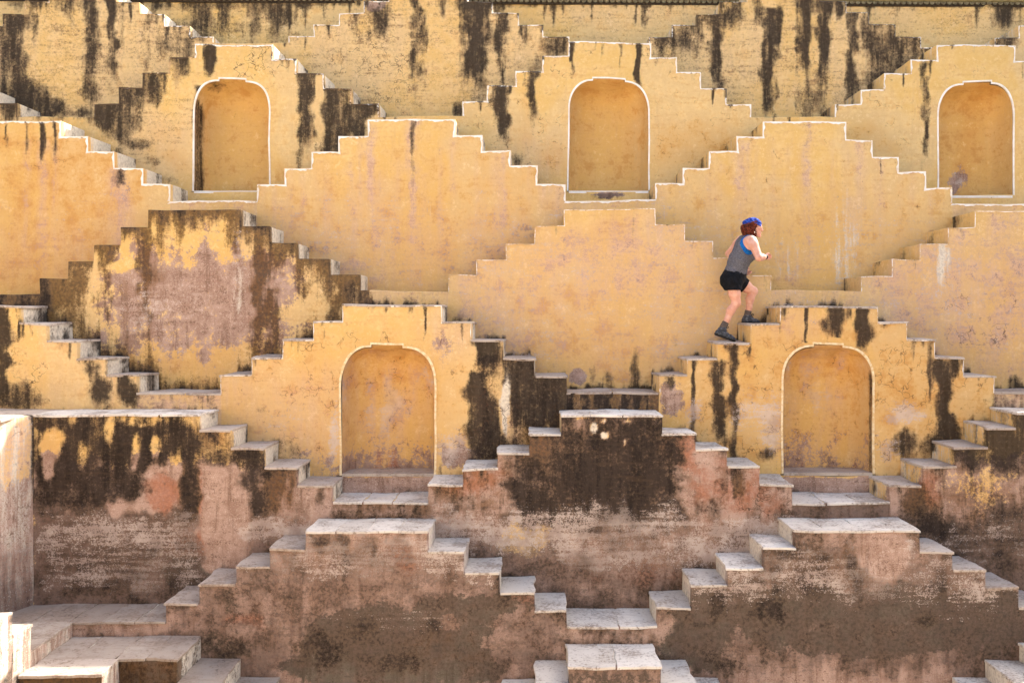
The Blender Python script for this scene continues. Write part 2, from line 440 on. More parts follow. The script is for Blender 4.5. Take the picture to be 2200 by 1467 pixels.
# tier 1
r(1, 'D', -50, 460, -40, 260, 30, .35); r(1, 'M', -50, 2300, -40, 260, 30, .28); r(1, 'D', 600, 2000, -40, 260, 40, .32); r(0, 'D', -50, 2300, -5, 110, 30, .30)
for x, y0, y1, w, a in ((8, 30, 260, 16, .8), (38, 34, 250, 17, 1.0), (75, 0, 90, 10, .6), (195, -5, 225, 17, .85), (239, -5, 230, 11, .95), (262, 15, 140, 4, .6),
                        (315, 30, 180, 7, .6), (345, 55, 120, 8, .45), (405, 60, 150, 9, .7), (150, -5, 60, 9, .5), (893, -10, 255, 11, .85), (912, 20, 200, 6, .65), (950, -10, 60, 6, .5), (1017, -10, 255, 25, 1.15), (1080, 28, 200, 13, .9), (990, 10, 250, 6, .6),
                        (1128, 54, 130, 10, .4), (1656, 20, 258, 15, 1.05), (1675, 10, 160, 7, .7), (1728, -10, 258, 14, 1.0), (1772, -10, 258, 13, .95), (1827, 30, 235, 10, .95), (1540, 30, 258, 12, .85), (1628, -10, 60, 9, .7),
                        (1800, 10, 80, 8, .6), (1500, 40, 120, 12, .5), (1575, 0, 80, 14, .5), (1640, 130, 258, 8, .4), (1860, 40, 130, 9, .5)):
    s(1, 'K', x, y0, y1, w, a)
for x, y, rx, ry, a in ((60, 215, 60, 34, .95), (110, 235, 32, 22, .95), (195, 200, 24, 24, .75), (178, 245, 20, 12, .7), (800, 60, 60, 46, .42), (818, 45, 22, 28, .65), (1195, 100, 32, 24, .9), (1150, 150, 22, 30, .5), (980, 235, 9, 22, .9),
                       (1560, 28, 70, 30, .62), (1450, 80, 50, 30, .62), (1470, 110, 40, 50, .35), (1925, 118, 62, 44, .85), (1890, 172, 30, 22, .85), (1838, 205, 24, 34, .75), (1740, 225, 26, 40, .5), (1900, 70, 60, 28, .55), (1790, 15, 60, 18, .5), (2160, 90, 28, 16, .7),
                       (375, 105, 46, 34, .45), (120, 10, 60, 20, .5), (800, 200, 20, 40, .3), (1020, 10, 60, 20, .7)):
    b(1, 'K', x, y, rx, ry, a)
b(1, 'C', 800, 130, 90, 130, 1.0); b(1, 'C', 1090, 150, 60, 60, .5); b(1, 'C', 1600, 100, 200, 100, .4); b(1, 'P', 803, 12, 24, 14, 1.2)
# tier 2
r(2, 'D', 180, 420, 120, 360, 50, .30)
for x, y0, y1, w, a in ((452, 97, 176, 11, 1.3), (656, 158, 352, 18, .95), (715, 190, 335, 20, .95), (770, 222, 300, 20, .95), (795, 222, 262, 14, .9), (330, 160, 250, 12, .5), (1080, 188, 305, 16, 1.0), (1145, 155, 292, 10, .85),
                        (1228, 93, 196, 4, .95), (1332, 93, 172, 3, .7), (1371, 93, 178, 6, 1.15), (1987, 132, 405, 8, .75), (2092, 99, 140, 5, .4), (265, 190, 300, 10, .6), (425, 185, 420, 9, .95)):
    s(2, 'K', x, y0, y1, w, a)
for x, y, rx, ry, a in ((222, 250, 30, 34, 1.1), (262, 225, 44, 48, .85), (320, 185, 42, 34, .7), (385, 145, 22, 30, .7), (300, 312, 40, 14, .75), (255, 290, 24, 16, .8), (285, 270, 20, 20, .6), (560, 130, 60, 40, .28), (735, 260, 30, 60, .6), (1120, 330, 20, 20, .2),
                       (330, 345, 30, 12, .5), (1110, 345, 14, 14, .6), (20, 235, 30, 20, .8), (705, 315, 22, 30, .6), (240, 330, 30, 10, .7), (355, 390, 40, 16, .4)):
    b(2, 'K', x, y, rx, ry, a)
for x, y, rx, ry, a in ((380, 345, 22, 22, .8), (600, 370, 16, 26, .8), (1190, 340, 34, 30, .8), (1440, 320, 40, 50, .75), (1540, 320, 60, 44, .85), (1490, 290, 30, 30, .6), (1865, 285, 32, 20, .8), (1900, 318, 30, 16, .6), (1120, 300, 22, 22, .5), (1130, 240, 14, 60, .4), (345, 300, 40, 40, .4)):
    b(2, 'G', x, y, rx, ry, a)
b(2, 'C', 560, 130, 80, 70, 1.0); r(2, 'C', 990, 1620, 90, 400, 40, .62); r(2, 'C', 1800, 2200, 100, 400, 40, .55); r(2, 'C', 230, 420, 150, 400, 40, .45)
r(2, 'M', 180, 420, 250, 420, 40, .25); r(2, 'M', 1070, 1230, 280, 420, 40, .35)
b(2, 'P', 1308, 418, 34, 7, 1.4); b(2, 'D', 1308, 420, 34, 7, 1.0); b(2, 'K', 1300, 424, 24, 4, .6)
# tier 3
for x, y0, y1, w, a in ((57, 261, 345, 3, 1.0), (92, 261, 352, 5, 1.15), (119, 261, 368, 4, 1.0), (14, 261, 330, 3, .7), (888, 258, 430, 4, .95), (262, 364, 410, 12, .6), (888, 430, 520, 2, .4), (1865, 300, 330, 6, .4), (1893, 335, 380, 3, .6), (1735, 275, 380, 4, .35), (1205, 400, 480, 5, .4)):
    s(3, 'K', x, y0, y1, w, a)
for x, y0, y1, w, a in ((57, 300, 560, 6, .7), (92, 300, 600, 9, .8), (119, 310, 560, 6, .7), (258, 362, 600, 15, .95), (800, 262, 560, 9, .9), (888, 257, 640, 9, 1.0), (1082, 328, 600, 5, .85), (1165, 400, 480, 9, .7), (1205, 398, 520, 12, .8), (655, 370, 470, 6, .6), (605, 430, 560, 8, .6),
                        (1738, 262, 560, 7, .9), (1598, 300, 480, 15, .8), (1850, 300, 480, 10, .7), (1893, 335, 520, 6, .7), (1700, 540, 640, 30, .6), (740, 560, 640, 70, .7), (1830, 420, 560, 10, .5)):
    s(3, 'M', x, y0, y1, w, a)
r(3, 'G', -40, 330, 262, 640, 60, .95); r(3, 'G', 560, 1215, 400, 620, 90, .75); r(3, 'G', 800, 1200, 270, 420, 40, .35); r(3, 'M', 560, 1215, 470, 640, 50, .5); b(3, 'P', 1160, 500, 60, 30, .3)
r(3, 'G', 1420, 2040, 400, 620, 90, .5); b(3, 'W', 1815, 530, 34, 95, .36); b(3, 'W', 1690, 540, 50, 40, .36); b(3, 'W', 1700, 590, 40, 20, .3); r(3, 'C', 1420, 2040, 260, 450, 40, .5); b(3, 'C', 100, 320, 120, 60, .6); b(3, 'P', 270, 400, 16, 34, .5)
r(3, 'P', 640, 1180, 480, 600, 40, .22); r(3, 'M', -40, 380, 480, 640, 60, .45)
r(3, 'E', 560, 2040, 420, 640, 60, .36); r(3, 'W', 640, 1200, 300, 600, 60, .14); r(3, 'W', 1430, 2030, 300, 640, 60, .13); r(3, 'E', -40, 360, 380, 640, 60, .25)
# tier 4
r(4, 'P', 215, 640, 530, 760, 60, .66); b(4, 'P', 420, 640, 130, 110, .55); r(4, 'T', 230, 620, 540, 760, 60, .16); r(4, 'G', 240, 600, 520, 800, 60, .4); b(4, 'G', 420, 780, 130, 60, .6); r(4, 'G', 290, 520, 440, 560, 30, .3); b(4, 'X', 420, 500, 95, 30, .9); r(4, 'M', 300, 560, 700, 840, 50, .3)
for x, y0, y1, w, a in ((312, 470, 770, 15, .95), (228, 530, 720, 17, .85), (558, 500, 820, 18, 1.05), (105, 600, 740, 30, 1.2), (165, 580, 740, 18, .8), (390, 455, 560, 12, .75), (650, 540, 660, 14, .85), (600, 490, 620, 20, .95), (745, 600, 700, 24, 1.0), (700, 560, 640, 14, .85), (500, 460, 560, 14, .8), (345, 460, 640, 12, .7), (270, 600, 800, 10, .5), (590, 620, 800, 18, .85), (420, 455, 510, 10, .5)):
    s(4, 'B', x, y0, y1, w, a * .82)
for x, y, rx, ry, a in ((95, 640, 16, 44, .9), (760, 630, 22, 30, .7), (200, 780, 40, 20, .7), (290, 820, 60, 16, .7), (560, 800, 40, 18, .6), (1365, 790, 12, 34, .85), (1305, 815, 12, 18, .6), (1270, 800, 8, 20, .5), (1455, 740, 4, 6, .6), (1640, 690, 14, 18, .7), (565, 480, 30, 12, .5), (2175, 820, 14, 12, .7)):
    b(4, 'K', x, y, rx, ry, a)
b(4, 'E', 310, 660, 50, 60, .55); b(4, 'E', 515, 590, 24, 90, .6); b(4, 'E', 410, 650, 60, 40, .55); b(4, 'W', 515, 620, 14, 60, .5)
r(4, 'M', 960, 1660, 450, 830, 60, .42); b(4, 'P', 1330, 560, 90, 70, .22); b(4, 'M', 1360, 540, 110, 80, .7); b(4, 'M', 1180, 560, 60, 50, .6); b(4, 'G', 1320, 490, 40, 40, .7); b(4, 'G', 1200, 700, 120, 80, .6); b(4, 'G', 1330, 770, 60, 50, .7); r(4, 'G', 970, 1640, 460, 820, 60, .45)
b(4, 'P', 1240, 808, 17, 16, 1.3); r(4, 'M', 990, 1120, 620, 800, 40, .6); b(4, 'K', 1362, 485, 3, 40, .5); b(4, 'P', 1210, 520, 3, 60, .3)
r(4, 'P', 1870, 2300, 470, 760, 50, .20); r(4, 'M', 1870, 2300, 456, 830, 40, .78); r(4, 'G', 1900, 2300, 560, 830, 60, .62); b(4, 'W', 2025, 570, 16, 60, .55); s(4, 'M', 2140, 460, 700, 9, .7); b(4, 'M', 1910, 690, 20, 60, .8); b(4, 'C', 2100, 700, 140, 140, .75)
r(4, 'E', 960, 2250, 470, 830, 60, .38); r(4, 'W', 1900, 2250, 500, 800, 60, .2)
# tier 5
for x, y0, y1, w, a in ((4, 660, 870, 20, 1.0), (912, 657, 740, 2.2, 1.1), (1491, 770, 985, 5, .95), (1540, 772, 860, 14, .9), (1548, 850, 985, 16, .95), (1577, 738, 990, 9, 1.1), (1733, 660, 745, 4.5, 1.1), (1790, 660, 725, 20, 1.05), (1822, 660, 700, 5, .9), (1851, 660, 760, 15, 1.25), (1996, 732, 880, 4.5, 1.0), (2025, 772, 975, 16, 1.15), (2038, 890, 995, 18, 1.0), (2050, 770, 800, 6, .9), (1612, 740, 770, 4, .8),
                        (1045, 732, 800, 30, 1.1), (1032, 800, 990, 22, 1.1), (1060, 860, 990, 22, 1.0), (1120, 770, 960, 30, 1.0), (1170, 770, 940, 30, 1.1), (1200, 800, 960, 24, 1.1), (1685, 662, 690, 5, 1.0), (1868, 800, 985, 3, 1.0), (880, 658, 680, 3, .6)):
    s(5, 'K', x, y0, y1, w, a)
for x, y, rx, ry, a in ((60, 850, 40, 36, .55), (25, 850, 40, 30, .75), (215, 830, 22, 46, 1.15), (265, 835, 14, 30, 1.1), (285, 850, 16, 24, .8), (195, 785, 18, 16, .8), (1040, 930, 36, 70, .9), (1130, 830, 60, 60, .8), (1200, 830, 26, 50, .9), (1940, 950, 34, 30, .85), (2010, 960, 30, 30, .85), (1480, 960, 14, 40, .7), (620, 960, 30, 20, .55), (560, 880, 18, 14, .5), (1650, 975, 24, 14, .8), (970, 980, 20, 16, .5), (2150, 860, 30, 20, .5), (1440, 820, 12, 16, .8)):
    b(5, 'K', x, y, rx, ry, a)
r(5, 'B', 1018, 1216, 760, 990, 12, .62); b(5, 'X', 1085, 880, 12, 60, .8); b(5, 'W', 1086, 850, 12, 90, .85); b(5, 'M', 1100, 930, 20, 50, .9); b(5, 'C', 1060, 880, 60, 90, 1.2)
r(5, 'G', 480, 1010, 740, 1000, 60, .6); b(5, 'G', 1945, 890, 70, 60, 1.0); b(5, 'G', 1630, 850, 60, 70, .9); b(5, 'G', 1500, 880, 60, 60, .7); b(5, 'G', 700, 950, 40, 60, .75); r(5, 'G', 1420, 2140, 660, 1000, 60, .7); b(5, 'G', 1590, 960, 60, 30, .8)
b(5, 'E', 1940, 890, 44, 26, .95); b(5, 'E', 1660, 930, 24, 60, .95); b(5, 'E', 1490, 890, 22, 30, .75); b(5, 'E', 720, 940, 14, 60, .9); b(5, 'E', 965, 960, 40, 40, .8); b(5, 'E', 600, 900, 60, 50, .4); b(5, 'E', 1900, 960, 30, 30, .7); b(5, 'E', 1620, 890, 50, 60, .6)
b(5, 'P', 955, 745, 50, 26, .55); b(5, 'P', 970, 980, 60, 24, .8); b(5, 'M', 960, 720, 80, 50, .6); r(5, 'M', 480, 740, 800, 1000, 50, .55); b(5, 'P', 1445, 850, 26, 40, .85); b(5, 'M', 1700, 700, 80, 40, .6); b(5, 'P', 1740, 690, 20, 14, .55); b(5, 'P', 960, 810, 20, 60, .3)
r(5, 'C', 480, 1010, 700, 1000, 40, .65); r(5, 'C', 1480, 2120, 720, 1000, 40, .75); b(5, 'C', 60, 820, 70, 50, 1.0); r(5, 'M', -20, 300, 700, 880, 40, .3)
r(5, 'P', 480, 740, 960, 1060, 20, .5); b(5, 'D', 30, 740, 40, 90, .3); r(5, 'P', 730, 940, 1022, 1090, 6, 1.2); r(5, 'P', 1678, 1880, 1022, 1090, 6, 1.2); r(5, 'M', 730, 1880, 1022, 1090, 6, .6)
# tier 6
r(6, 'P', 60, 2400, 985, 1400, 30, 1.15); r(6, 'P', 920, 1760, 890, 1000, 20, 1.1); r(6, 'D', 60, 430, 1090, 1320, 40, 1.0); r(6, 'D', 60, 2400, 1110, 1330, 60, .62); r(6, 'K', 60, 440, 1075, 1330, 50, .62); r(6, 'K', 520, 2400, 1085, 1330, 50, .42); r(6, 'B', 430, 720, 890, 1010, 30, .6)  # dirt and mould fields, also darkening the low walls in place of dimmer light
r(6, 'K', 72, 425, 889, 1075, 28, .98); r(6, 'B', 72, 430, 889, 1090, 20, .7)
for x, y, rx, ry, a in ((112, 955, 24, 34, 1.0), (105, 1010, 12, 34, .8), (335, 960, 14, 26, .75), (300, 905, 40, 12, .5), (290, 975, 9, 40, .7), (248, 1075, 20, 34, 1.0), (345, 1050, 40, 44, 1.05), (175, 970, 10, 30, .5), (295, 1085, 40, 14, .8), (400, 900, 40, 16, .4), (380, 1010, 20, 40, .7), (230, 925, 10, 30, .5)):
    b(6, 'X', x, y, rx, ry, a)
b(6, 'T', 350, 1060, 44, 46, .75); b(6, 'P', 345, 1060, 50, 50, 1.1); b(6, 'P', 248, 1080, 22, 40, 1.0); b(6, 'G', 112, 950, 22, 34, .7); b(6, 'T', 390, 1170, 50, 30, .7); b(6, 'P', 105, 1015, 14, 34, .9)
s(6, 'B', 408, 990, 1130, 20, 1.05); s(6, 'K', 408, 930, 1120, 18, .85); b(6, 'K', 250, 1050, 80, 26, .8); b(6, 'K', 130, 1060, 70, 24, .85)
r(6, 'X', 438, 520, 1005, 1240, 16, .95); r(6, 'P', 438, 520, 1000, 1240, 16, 1.2); b(6, 'T', 430, 1080, 8, 120, .6)
s(6, 'K', 545, 950, 1110, 24, .95); s(6, 'B', 590, 1000, 1110, 24, .9); s(6, 'B', 625, 1010, 1100, 12, .7); b(6, 'G', 470, 930, 40, 20, .8); b(6, 'K', 450, 940, 22, 26, .8); b(6, 'K', 470, 985, 26, 20, .7); b(6, 'K', 690, 1060, 10, 24, .7); b(6, 'K', 500, 985, 80, 14, .7)
r(6, 'E', 80, 440, 1105, 1175, 30, .66); r(6, 'E', 80, 440, 1170, 1280, 30, .58); r(6, 'E', 520, 700, 1115, 1170, 16, .8); b(6, 'O', 395, 1235, 56, 34, .85); b(6, 'W', 130, 1210, 20, 60, .35)
r(6, 'K', 1150, 1452, 893, 1010, 40, .78); r(6, 'K', 1090, 1462, 985, 1120, 34, .98); r(6, 'B', 1120, 1460, 893, 1110, 40, .85); b(6, 'K', 1340, 1020, 110, 80, .9)
for x, y, rx, ry, a in ((1276, 922, 9, 13, 1.3), (1301, 935, 10, 9, 1.2), (1299, 902, 4, 5, 1.1), (1345, 950, 4, 9, .8), (1350, 905, 6, 4, .8)):
    b(6, 'X', x, y, rx, ry, a); b(6, 'Q', x, y, rx, ry, a); b(6, 'W', x, y, rx, ry, a * .7)
b(6, 'T', 1010, 1030, 80, 40, .75); b(6, 'T', 1455, 960, 40, 50, 1.05); r(6, 'T', 1490, 1700, 970, 1110, 30, .55); r(6, 'B', 930, 1100, 990, 1100, 30, .5); b(6, 'B', 1130, 980, 40, 30, .5); s(6, 'K', 1010, 1060, 1110, 30, .5); s(6, 'K', 1560, 1000, 1100, 26, .55); b(6, 'K', 1530, 1090, 30, 20, .65); s(6, 'B', 1590, 1010, 1110, 16, .7); b(6, 'G', 1490, 1090, 20, 30, .7)
r(6, 'E', 900, 1480, 1090, 1190, 30, .68); r(6, 'K', 1130, 1470, 1090, 1140, 20, .55); r(6, 'E', 1480, 1720, 1110, 1200, 22, .75); r(6, 'M', 920, 1430, 1130, 1330, 40, .5); b(6, 'Q', 1130, 1160, 70, 40, .8); r(6, 'E', 1200, 1700, 1180, 1230, 20, .6); b(6, 'T', 1370, 1230, 120, 40, .55); b(6, 'D', 1290, 1310, 100, 16, .5); b(6, 'C', 1650, 1080, 70, 50, 1.2); r(6, 'B', 700, 930, 1075, 1130, 14, .5)
b(6, 'K', 2155, 955, 80, 50, 1.15); b(6, 'K', 2190, 940, 60, 60, 1.1); b(6, 'K', 2080, 985, 30, 30, .85); b(6, 'K', 2170, 1020, 50, 20, .6); b(6, 'G', 2060, 1060, 34, 50, 1.0); b(6, 'G', 2130, 1070, 44, 60, .95); b(6, 'Q', 2110, 1050, 90, 60, .55); b(6, 'B', 1965, 1075, 34, 40, .95); r(6, 'D', 1930, 2400, 1090, 1300, 60, 1.0); r(6, 'K', 1930, 2400, 1080, 1300, 50, .4); r(6, 'B', 1980, 2300, 1000, 1120, 40, .5); r(6, 'E', 2000, 2300, 1110, 1220, 40, .45); b(6, 'T', 1995, 1050, 30, 40, .8); b(6, 'K', 1990, 1130, 60, 30, .5)
# tier 7
r(7, 'P', 60, 2500, 1100, 1600, 20, 1.2); r(7, 'D', 360, 1220, 1140, 1480, 60, .62); r(7, 'K', 360, 2300, 1140, 1480, 60, .40); r(7, 'E', 380, 1220, 1140, 1240, 30, .62); r(7, 'M', 420, 1100, 1140, 1300, 50, .55); b(7, 'K', 690, 1165, 26, 22, .6); s(7, 'K', 740, 1150, 1260, 9, .55); s(7, 'D', 715, 1180, 1280, 8, .8); b(7, 'T', 870, 1200, 50, 40, .6); b(7, 'T', 1040, 1210, 40, 40, .5); b(7, 'T', 1120, 1290, 60, 20, .6); s(7, 'K', 800, 1150, 1230, 6, .5)  # the dirt field here also stands in for dimmer light low down
for x, y, rx, ry, a in ((830, 1360, 170, 62, 1.2), (900, 1420, 190, 70, 1.2), (760, 1350, 70, 40, 1.1), (1010, 1310, 90, 40, .95), (1060, 1300, 80, 26, .7), (700, 1430, 90, 50, 1.1), (460, 1400, 70, 30, .7), (500, 1310, 26, 50, .55), (420, 1360, 40, 20, .4), (1190, 1300, 50, 20, .5)):
    b(7, 'O', x, y, rx, ry, a * .82)
b(7, 'D', 790, 1370, 80, 50, .75); b(7, 'B', 960, 1400, 90, 40, .25); b(7, 'K', 700, 1400, 60, 40, .6); b(7, 'K', 860, 1420, 50, 30, .6); b(7, 'K', 780, 1350, 40, 30, .65); b(7, 'E', 860, 1330, 120, 30, .4); b(7, 'M', 1020, 1330, 70, 30, .6); b(7, 'G', 950, 1360, 50, 30, .4); r(7, 'B', 740, 1080, 1360, 1430, 20, .2); b(7, 'K', 935, 1340, 16, 14, .9); b(7, 'P', 960, 1335, 30, 16, 1.2)
for x, y, rx, ry, a in ((1130, 1385, 62, 66, 1.5), (1095, 1350, 34, 20, 1.4), (1180, 1345, 50, 26, 1.2), (960, 1335, 26, 16, 1.1), (640, 1300, 60, 30, .8), (600, 1360, 50, 50, .9)):
    b(7, 'o', x, y, rx, ry, a)
b(7, 'T', 1120, 1370, 50, 40, .35); b(7, 'D', 560, 1420, 70, 40, .5); b(7, 'K', 480, 1390, 50, 24, .4); b(7, 'C', 560, 1340, 120, 90, 1.0); b(7, 'T', 520, 1330, 40, 14, .8); b(7, 'T', 560, 1345, 20, 16, .7); b(7, 'M', 420, 1330, 60, 40, .9)
r(7, 'D', 1410, 2300, 1140, 1460, 40, .68); r(7, 'B', 1690, 1990, 1150, 1250, 30, .45); b(7, 'K', 1720, 1200, 60, 40, .45); r(7, 'E', 1420, 2250, 1170, 1300, 40, .58); s(7, 'K', 1835, 1190, 1290, 14, .6); s(7, 'K', 1660, 1220, 1330, 12, .6); b(7, 'K', 1760, 1260, 60, 26, .55); b(7, 'K', 1650, 1310, 40, 30, .6); b(7, 'K', 2020, 1260, 50, 30, .5); b(7, 'K', 1990, 1335, 22, 12, .7); s(7, 'K', 1540, 1260, 1350, 14, .55); b(7, 'G', 1770, 1190, 60, 30, .5)
for x, y, rx, ry, a in ((1760, 1330, 150, 62, 1.2), (1950, 1320, 160, 70, 1.15), (1840, 1370, 240, 44, 1.2), (2120, 1330, 110, 70, 1.1), (1500, 1340, 70, 90, 1.1), (1600, 1290, 60, 60, .8), (1470, 1400, 60, 50, 1.0), (1700, 1280, 40, 30, .7), (2110, 1250, 50, 30, .5)):
    b(7, 'O', x, y, rx, ry, a * .80)
b(7, 'X', 1895, 1170, 60, 46, .95); b(7, 'X', 1905, 1215, 34, 30, .9); b(7, 'M', 1895, 1190, 60, 60, .5); r(7, 'M', 1560, 2100, 1400, 1480, 20, .6); b(7, 'K', 1560, 1430, 30, 20, .7); b(7, 'K', 1640, 1420, 10, 24, .6); b(7, 'D', 2120, 1350, 90, 60, .6); b(7, 'E', 2060, 1330, 40, 10, .4)
# tier 8
r(8, 'P', 60, 2500, 1380, 1900, 10, 1.2); r(8, 'O', 60, 480, 1405, 1600, 14, 1.1); r(8, 'D', 60, 2500, 1400, 1900, 20, .6); r(8, 'B', 250, 390, 1420, 1600, 10, .55); r(8, 'O', 1220, 1420, 1440, 1600, 10, .55)

for k_ in (1, 2, 4, 5):
    for kind_, lab_, segs_ in TIERS[k_]:
        for (a_, b_, y_) in segs_:
            for q_ in range(rr.choice((1, 2, 3)) if k_ != 4 else 1):
                s(k_, 'K', rr.uniform(a_, b_), y_ - 2, y_ + rr.choice((12, 20, 30, 46)), rr.uniform(1.2, 3.5), rr.uniform(.35, .9) * (.6 if k_ == 4 else 1))
for x_ in range(560, 2040, 38):
    x_ += rr.uniform(-14, 14); s(3, 'M', x_, 290 + rr.uniform(0, 90), 480 + rr.uniform(0, 120), rr.uniform(3, 9), rr.uniform(.3, .6))
for x_ in range(980, 2200, 45):
    x_ += rr.uniform(-16, 16); s(4, 'M', x_, 480 + rr.uniform(0, 120), 700 + rr.uniform(0, 120), rr.uniform(4, 12), rr.uniform(.3, .6))
LAYERS = 'KBPMOEGCWDT'
def paint(k, X, Z, Y, front=True):
    """stain amounts for points of tier k"""
    px = CX + X * FPX / Y; py = CY - Z * FPX / Y
    m = {c: np.zeros(px.shape) for c in LAYERS}
    wobx = (fbm(py / 26, px / 90, 3, 3) - .5)
    woby = (fbm(px / 22, py / 90, 8, 3) - .5)
    wobw = (fbm(py / 40, px / 30, 31, 3) - .5) * 1.3
    brk = .50 + 1.0 * fbm(px / 8, py / 40, 21, 3)
    brk2 = .62 + .76 * fbm(px / 30, py / 30, 41, 4)
    def add(c, v):
        v = np.clip(v, 0, 1.35)
        if c == 'X':
            for q in 'KBDMOG': m[q] *= np.clip(1 - v, 0, 1)
        elif c == 'Q': m['P'] *= np.clip(1 - v, 0, 1)
        elif c == 'o': m['O'] *= np.clip(1 - v, 0, 1)
        else: m[c] = np.where(v > 1, np.maximum(m[c], v), 1 - (1 - np.minimum(m[c], 1)) * (1 - np.minimum(v, 1)) + np.maximum(m[c] - 1, 0))
    for t in ST[k]:
        if t[0] == 's':
            _, c, x, y0, y1, w, a = t
            w = max(w, 2.6)
            d = np.abs(px - x - wobx * (w * 1.5 + 3)) / (w * (1.0 + .9 * wobw))
            lat = np.clip((2.0 - d) / 1.8, 0, 1); lat = lat * lat * (3 - 2 * lat)
            ln = (y1 - y0) * .55
            ver = np.clip((py - y0 + 4 + woby * 4) / 7, 0, 1) * np.clip((y1 - py + woby * ln * 1.4) / max(ln, 1) + .25, 0, 1)
            add(c, a * lat * ver * brk)
        elif t[0] == 'b':
            _, c, x, y, rx, ry, a = t
            d = np.hypot((px - x + wobx * rx * .9) / rx, (py - y + woby * ry * .9) / ry)
            v = np.clip((1.75 - d) / 1.5, 0, 1) if c not in 'OoX' else np.clip((1.4 - d) / .7, 0, 1)
            add(c, a * v * v * (3 - 2 * v) * (brk2 if c not in 'Xo' else .45 + .9 * fbm(px / 12, py / 16, 71, 4) if c == 'X' else 1))
        else:
            _, c, x0, x1, y0, y1, so, a = t
            so = so * 1.5
            xx = px + wobx * so * 1.6; yy = py + woby * so * 1.6
            v = np.clip((xx - x0) / so + .5, 0, 1) * np.clip((x1 - xx) / so + .5, 0, 1) * np.clip((yy - y0) / so + .5, 0, 1) * np.clip((y1 - yy) / so + .5, 0, 1)
            add(c, a * v * brk2)
    # grime along the step edges, and mould growing out of the joint with the steps in front
    dt = (prof_z(k, X) - Z) * FPX / Y
    db = (Z - prof_z(k + 1, X)) * FPX / Y
    nE = fbm(px / 14, py / 60, 55, 4)
    eK, eB, lenE = {1: (.30, 0, 26), 2: (.16, 0, 16), 3: (.05, 0, 8), 4: (.08, 0, 10), 5: (.30, 0, 16), 6: (.55, .3, 26), 7: (.35, .3, 20), 8: (.4, .3, 30)}.get(k, (0, 0, 10))
    if k == 4: eB = np.where(px < 790, 1.1, 0.0); eK = np.where(px < 790, .55, .08); lenE = 30
    if k == 2: eK = np.where((px < 430) | ((px > 630) & (px < 830)), .62, .14)
    f = np.exp(-np.maximum(dt, 0) / (lenE * (.35 + 1.6 * nE)))
    add('K', eK * f * 1.5 * np.clip(nE * 2.4 - .55, 0, 1)); add('B', eB * f)
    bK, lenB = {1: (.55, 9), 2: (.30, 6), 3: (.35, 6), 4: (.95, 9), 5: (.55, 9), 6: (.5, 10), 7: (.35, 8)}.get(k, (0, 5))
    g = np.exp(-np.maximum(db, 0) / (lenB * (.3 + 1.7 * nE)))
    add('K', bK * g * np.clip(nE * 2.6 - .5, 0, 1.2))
    if k == 4: add('B', np.where(px < 800, 1.0, 0) * np.exp(-np.maximum(db, 0) / 34) * (.4 + nE))
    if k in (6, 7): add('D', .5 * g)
    return m

def set_attrs(me, m):
    n = len(me.vertices)
    co = np.empty(n * 3, np.float32); me.vertices.foreach_get('co', co); co = co.reshape(-1, 3)
    big = fbm(co[:, 0] * .9 + 40 + co[:, 1] * .4, co[:, 2] * .9 + 17, 12, 4)
    for nm, cs in (('stain_a', 'KBPM'), ('stain_b', 'OEGC'), ('stain_c', 'WDT')):
        a = np.zeros((n, 4), np.float32)
        for i, c in enumerate(cs): a[:, i] = np.clip(m[c], 0, 1.35)
        if nm == 'stain_c': a[:, 3] = np.clip((big - .5) * 2.2 + .5, 0, 1)
        at = me.attributes.new(nm, 'FLOAT_COLOR', 'POINT')
        at.data.foreach_set('color', a.ravel())

# ------------------------------------------------------------------ niches (drawn in photograph pixels on the front plane)
NICHE = {  # (tier, index of the block in the tier): left, right, top of notch, notch left, notch right, shoulder y, floor y
    (2, 2): (417, 579, 169, 470, 528, 174, 411),
    (2, 4): (1222, 1393, 170, 1272, 1342, 175, 411),
    (2, 6): (2016, 2175, 178, 2067, 2126, 183, 421),
    (5, 2): (735, 934, 741, 799, 864, 747, 1018),
    (5, 4): (1683, 1874, 741, 1749, 1811, 747, 1016),
}
def niche_outline(k, nd, grow=0.0, inset=0.0, drop=0.0, notch=True, n=14):
    Y = YP(k); l, rt, yt, nl, nr, ys, yf = nd
    a0, a1 = wx(l, Y), wx(rt, Y); c0, c1 = wx(nl, Y), wx(nr, Y)
    zt, zs, zf = wz(yt, Y), wz(ys, Y), wz(yf, Y)
    w = a1 - a0
    a0 += inset - grow; a1 -= inset - grow; c0 += inset * .4 - grow * .5; c1 -= inset * .4 - grow * .5
    zs += grow - drop; zt = zt + grow if notch else zs
    if not notch: zt = zs
    ry = w * .42 + grow * .3 - inset * .2
    pts = [(a0, zf), (a0, zf + (zs - ry - zf) * .33), (a0, zf + (zs - ry - zf) * .66)]
    for i in range(n + 1):
        t = i / n * math.pi / 2
        e = 2 / 2.35
        pts.append((c0 - (c0 - a0) * math.cos(t) ** e, zs - ry + ry * math.sin(t) ** e))
    pts += [(c0, zt), ((c0 + c1) / 2, zt), (c1, zt)]
    for i in range(n, -1, -1):
        t = i / n * math.pi / 2
        pts.append((c1 + (a1 - c1) * math.cos(t) ** e, zs - ry + ry * math.sin(t) ** e))
    pts += [(a1, zf + (zs - ry - zf) * .66), (a1, zf + (zs - ry - zf) * .33), (a1, zf)]
    return pts

def in_poly(px, pz, poly):
    ins = np.zeros(px.shape, bool); j = len(poly) - 1
    for i in range(len(poly)):
        xi, zi = poly[i]; xj, zj = poly[j]
        if zi != zj:
            c = ((zi > pz) != (zj > pz)) & (px < (xj - xi) * (pz - zi) / (zj - zi) + xi)
            ins ^= c
        j = i
    return ins

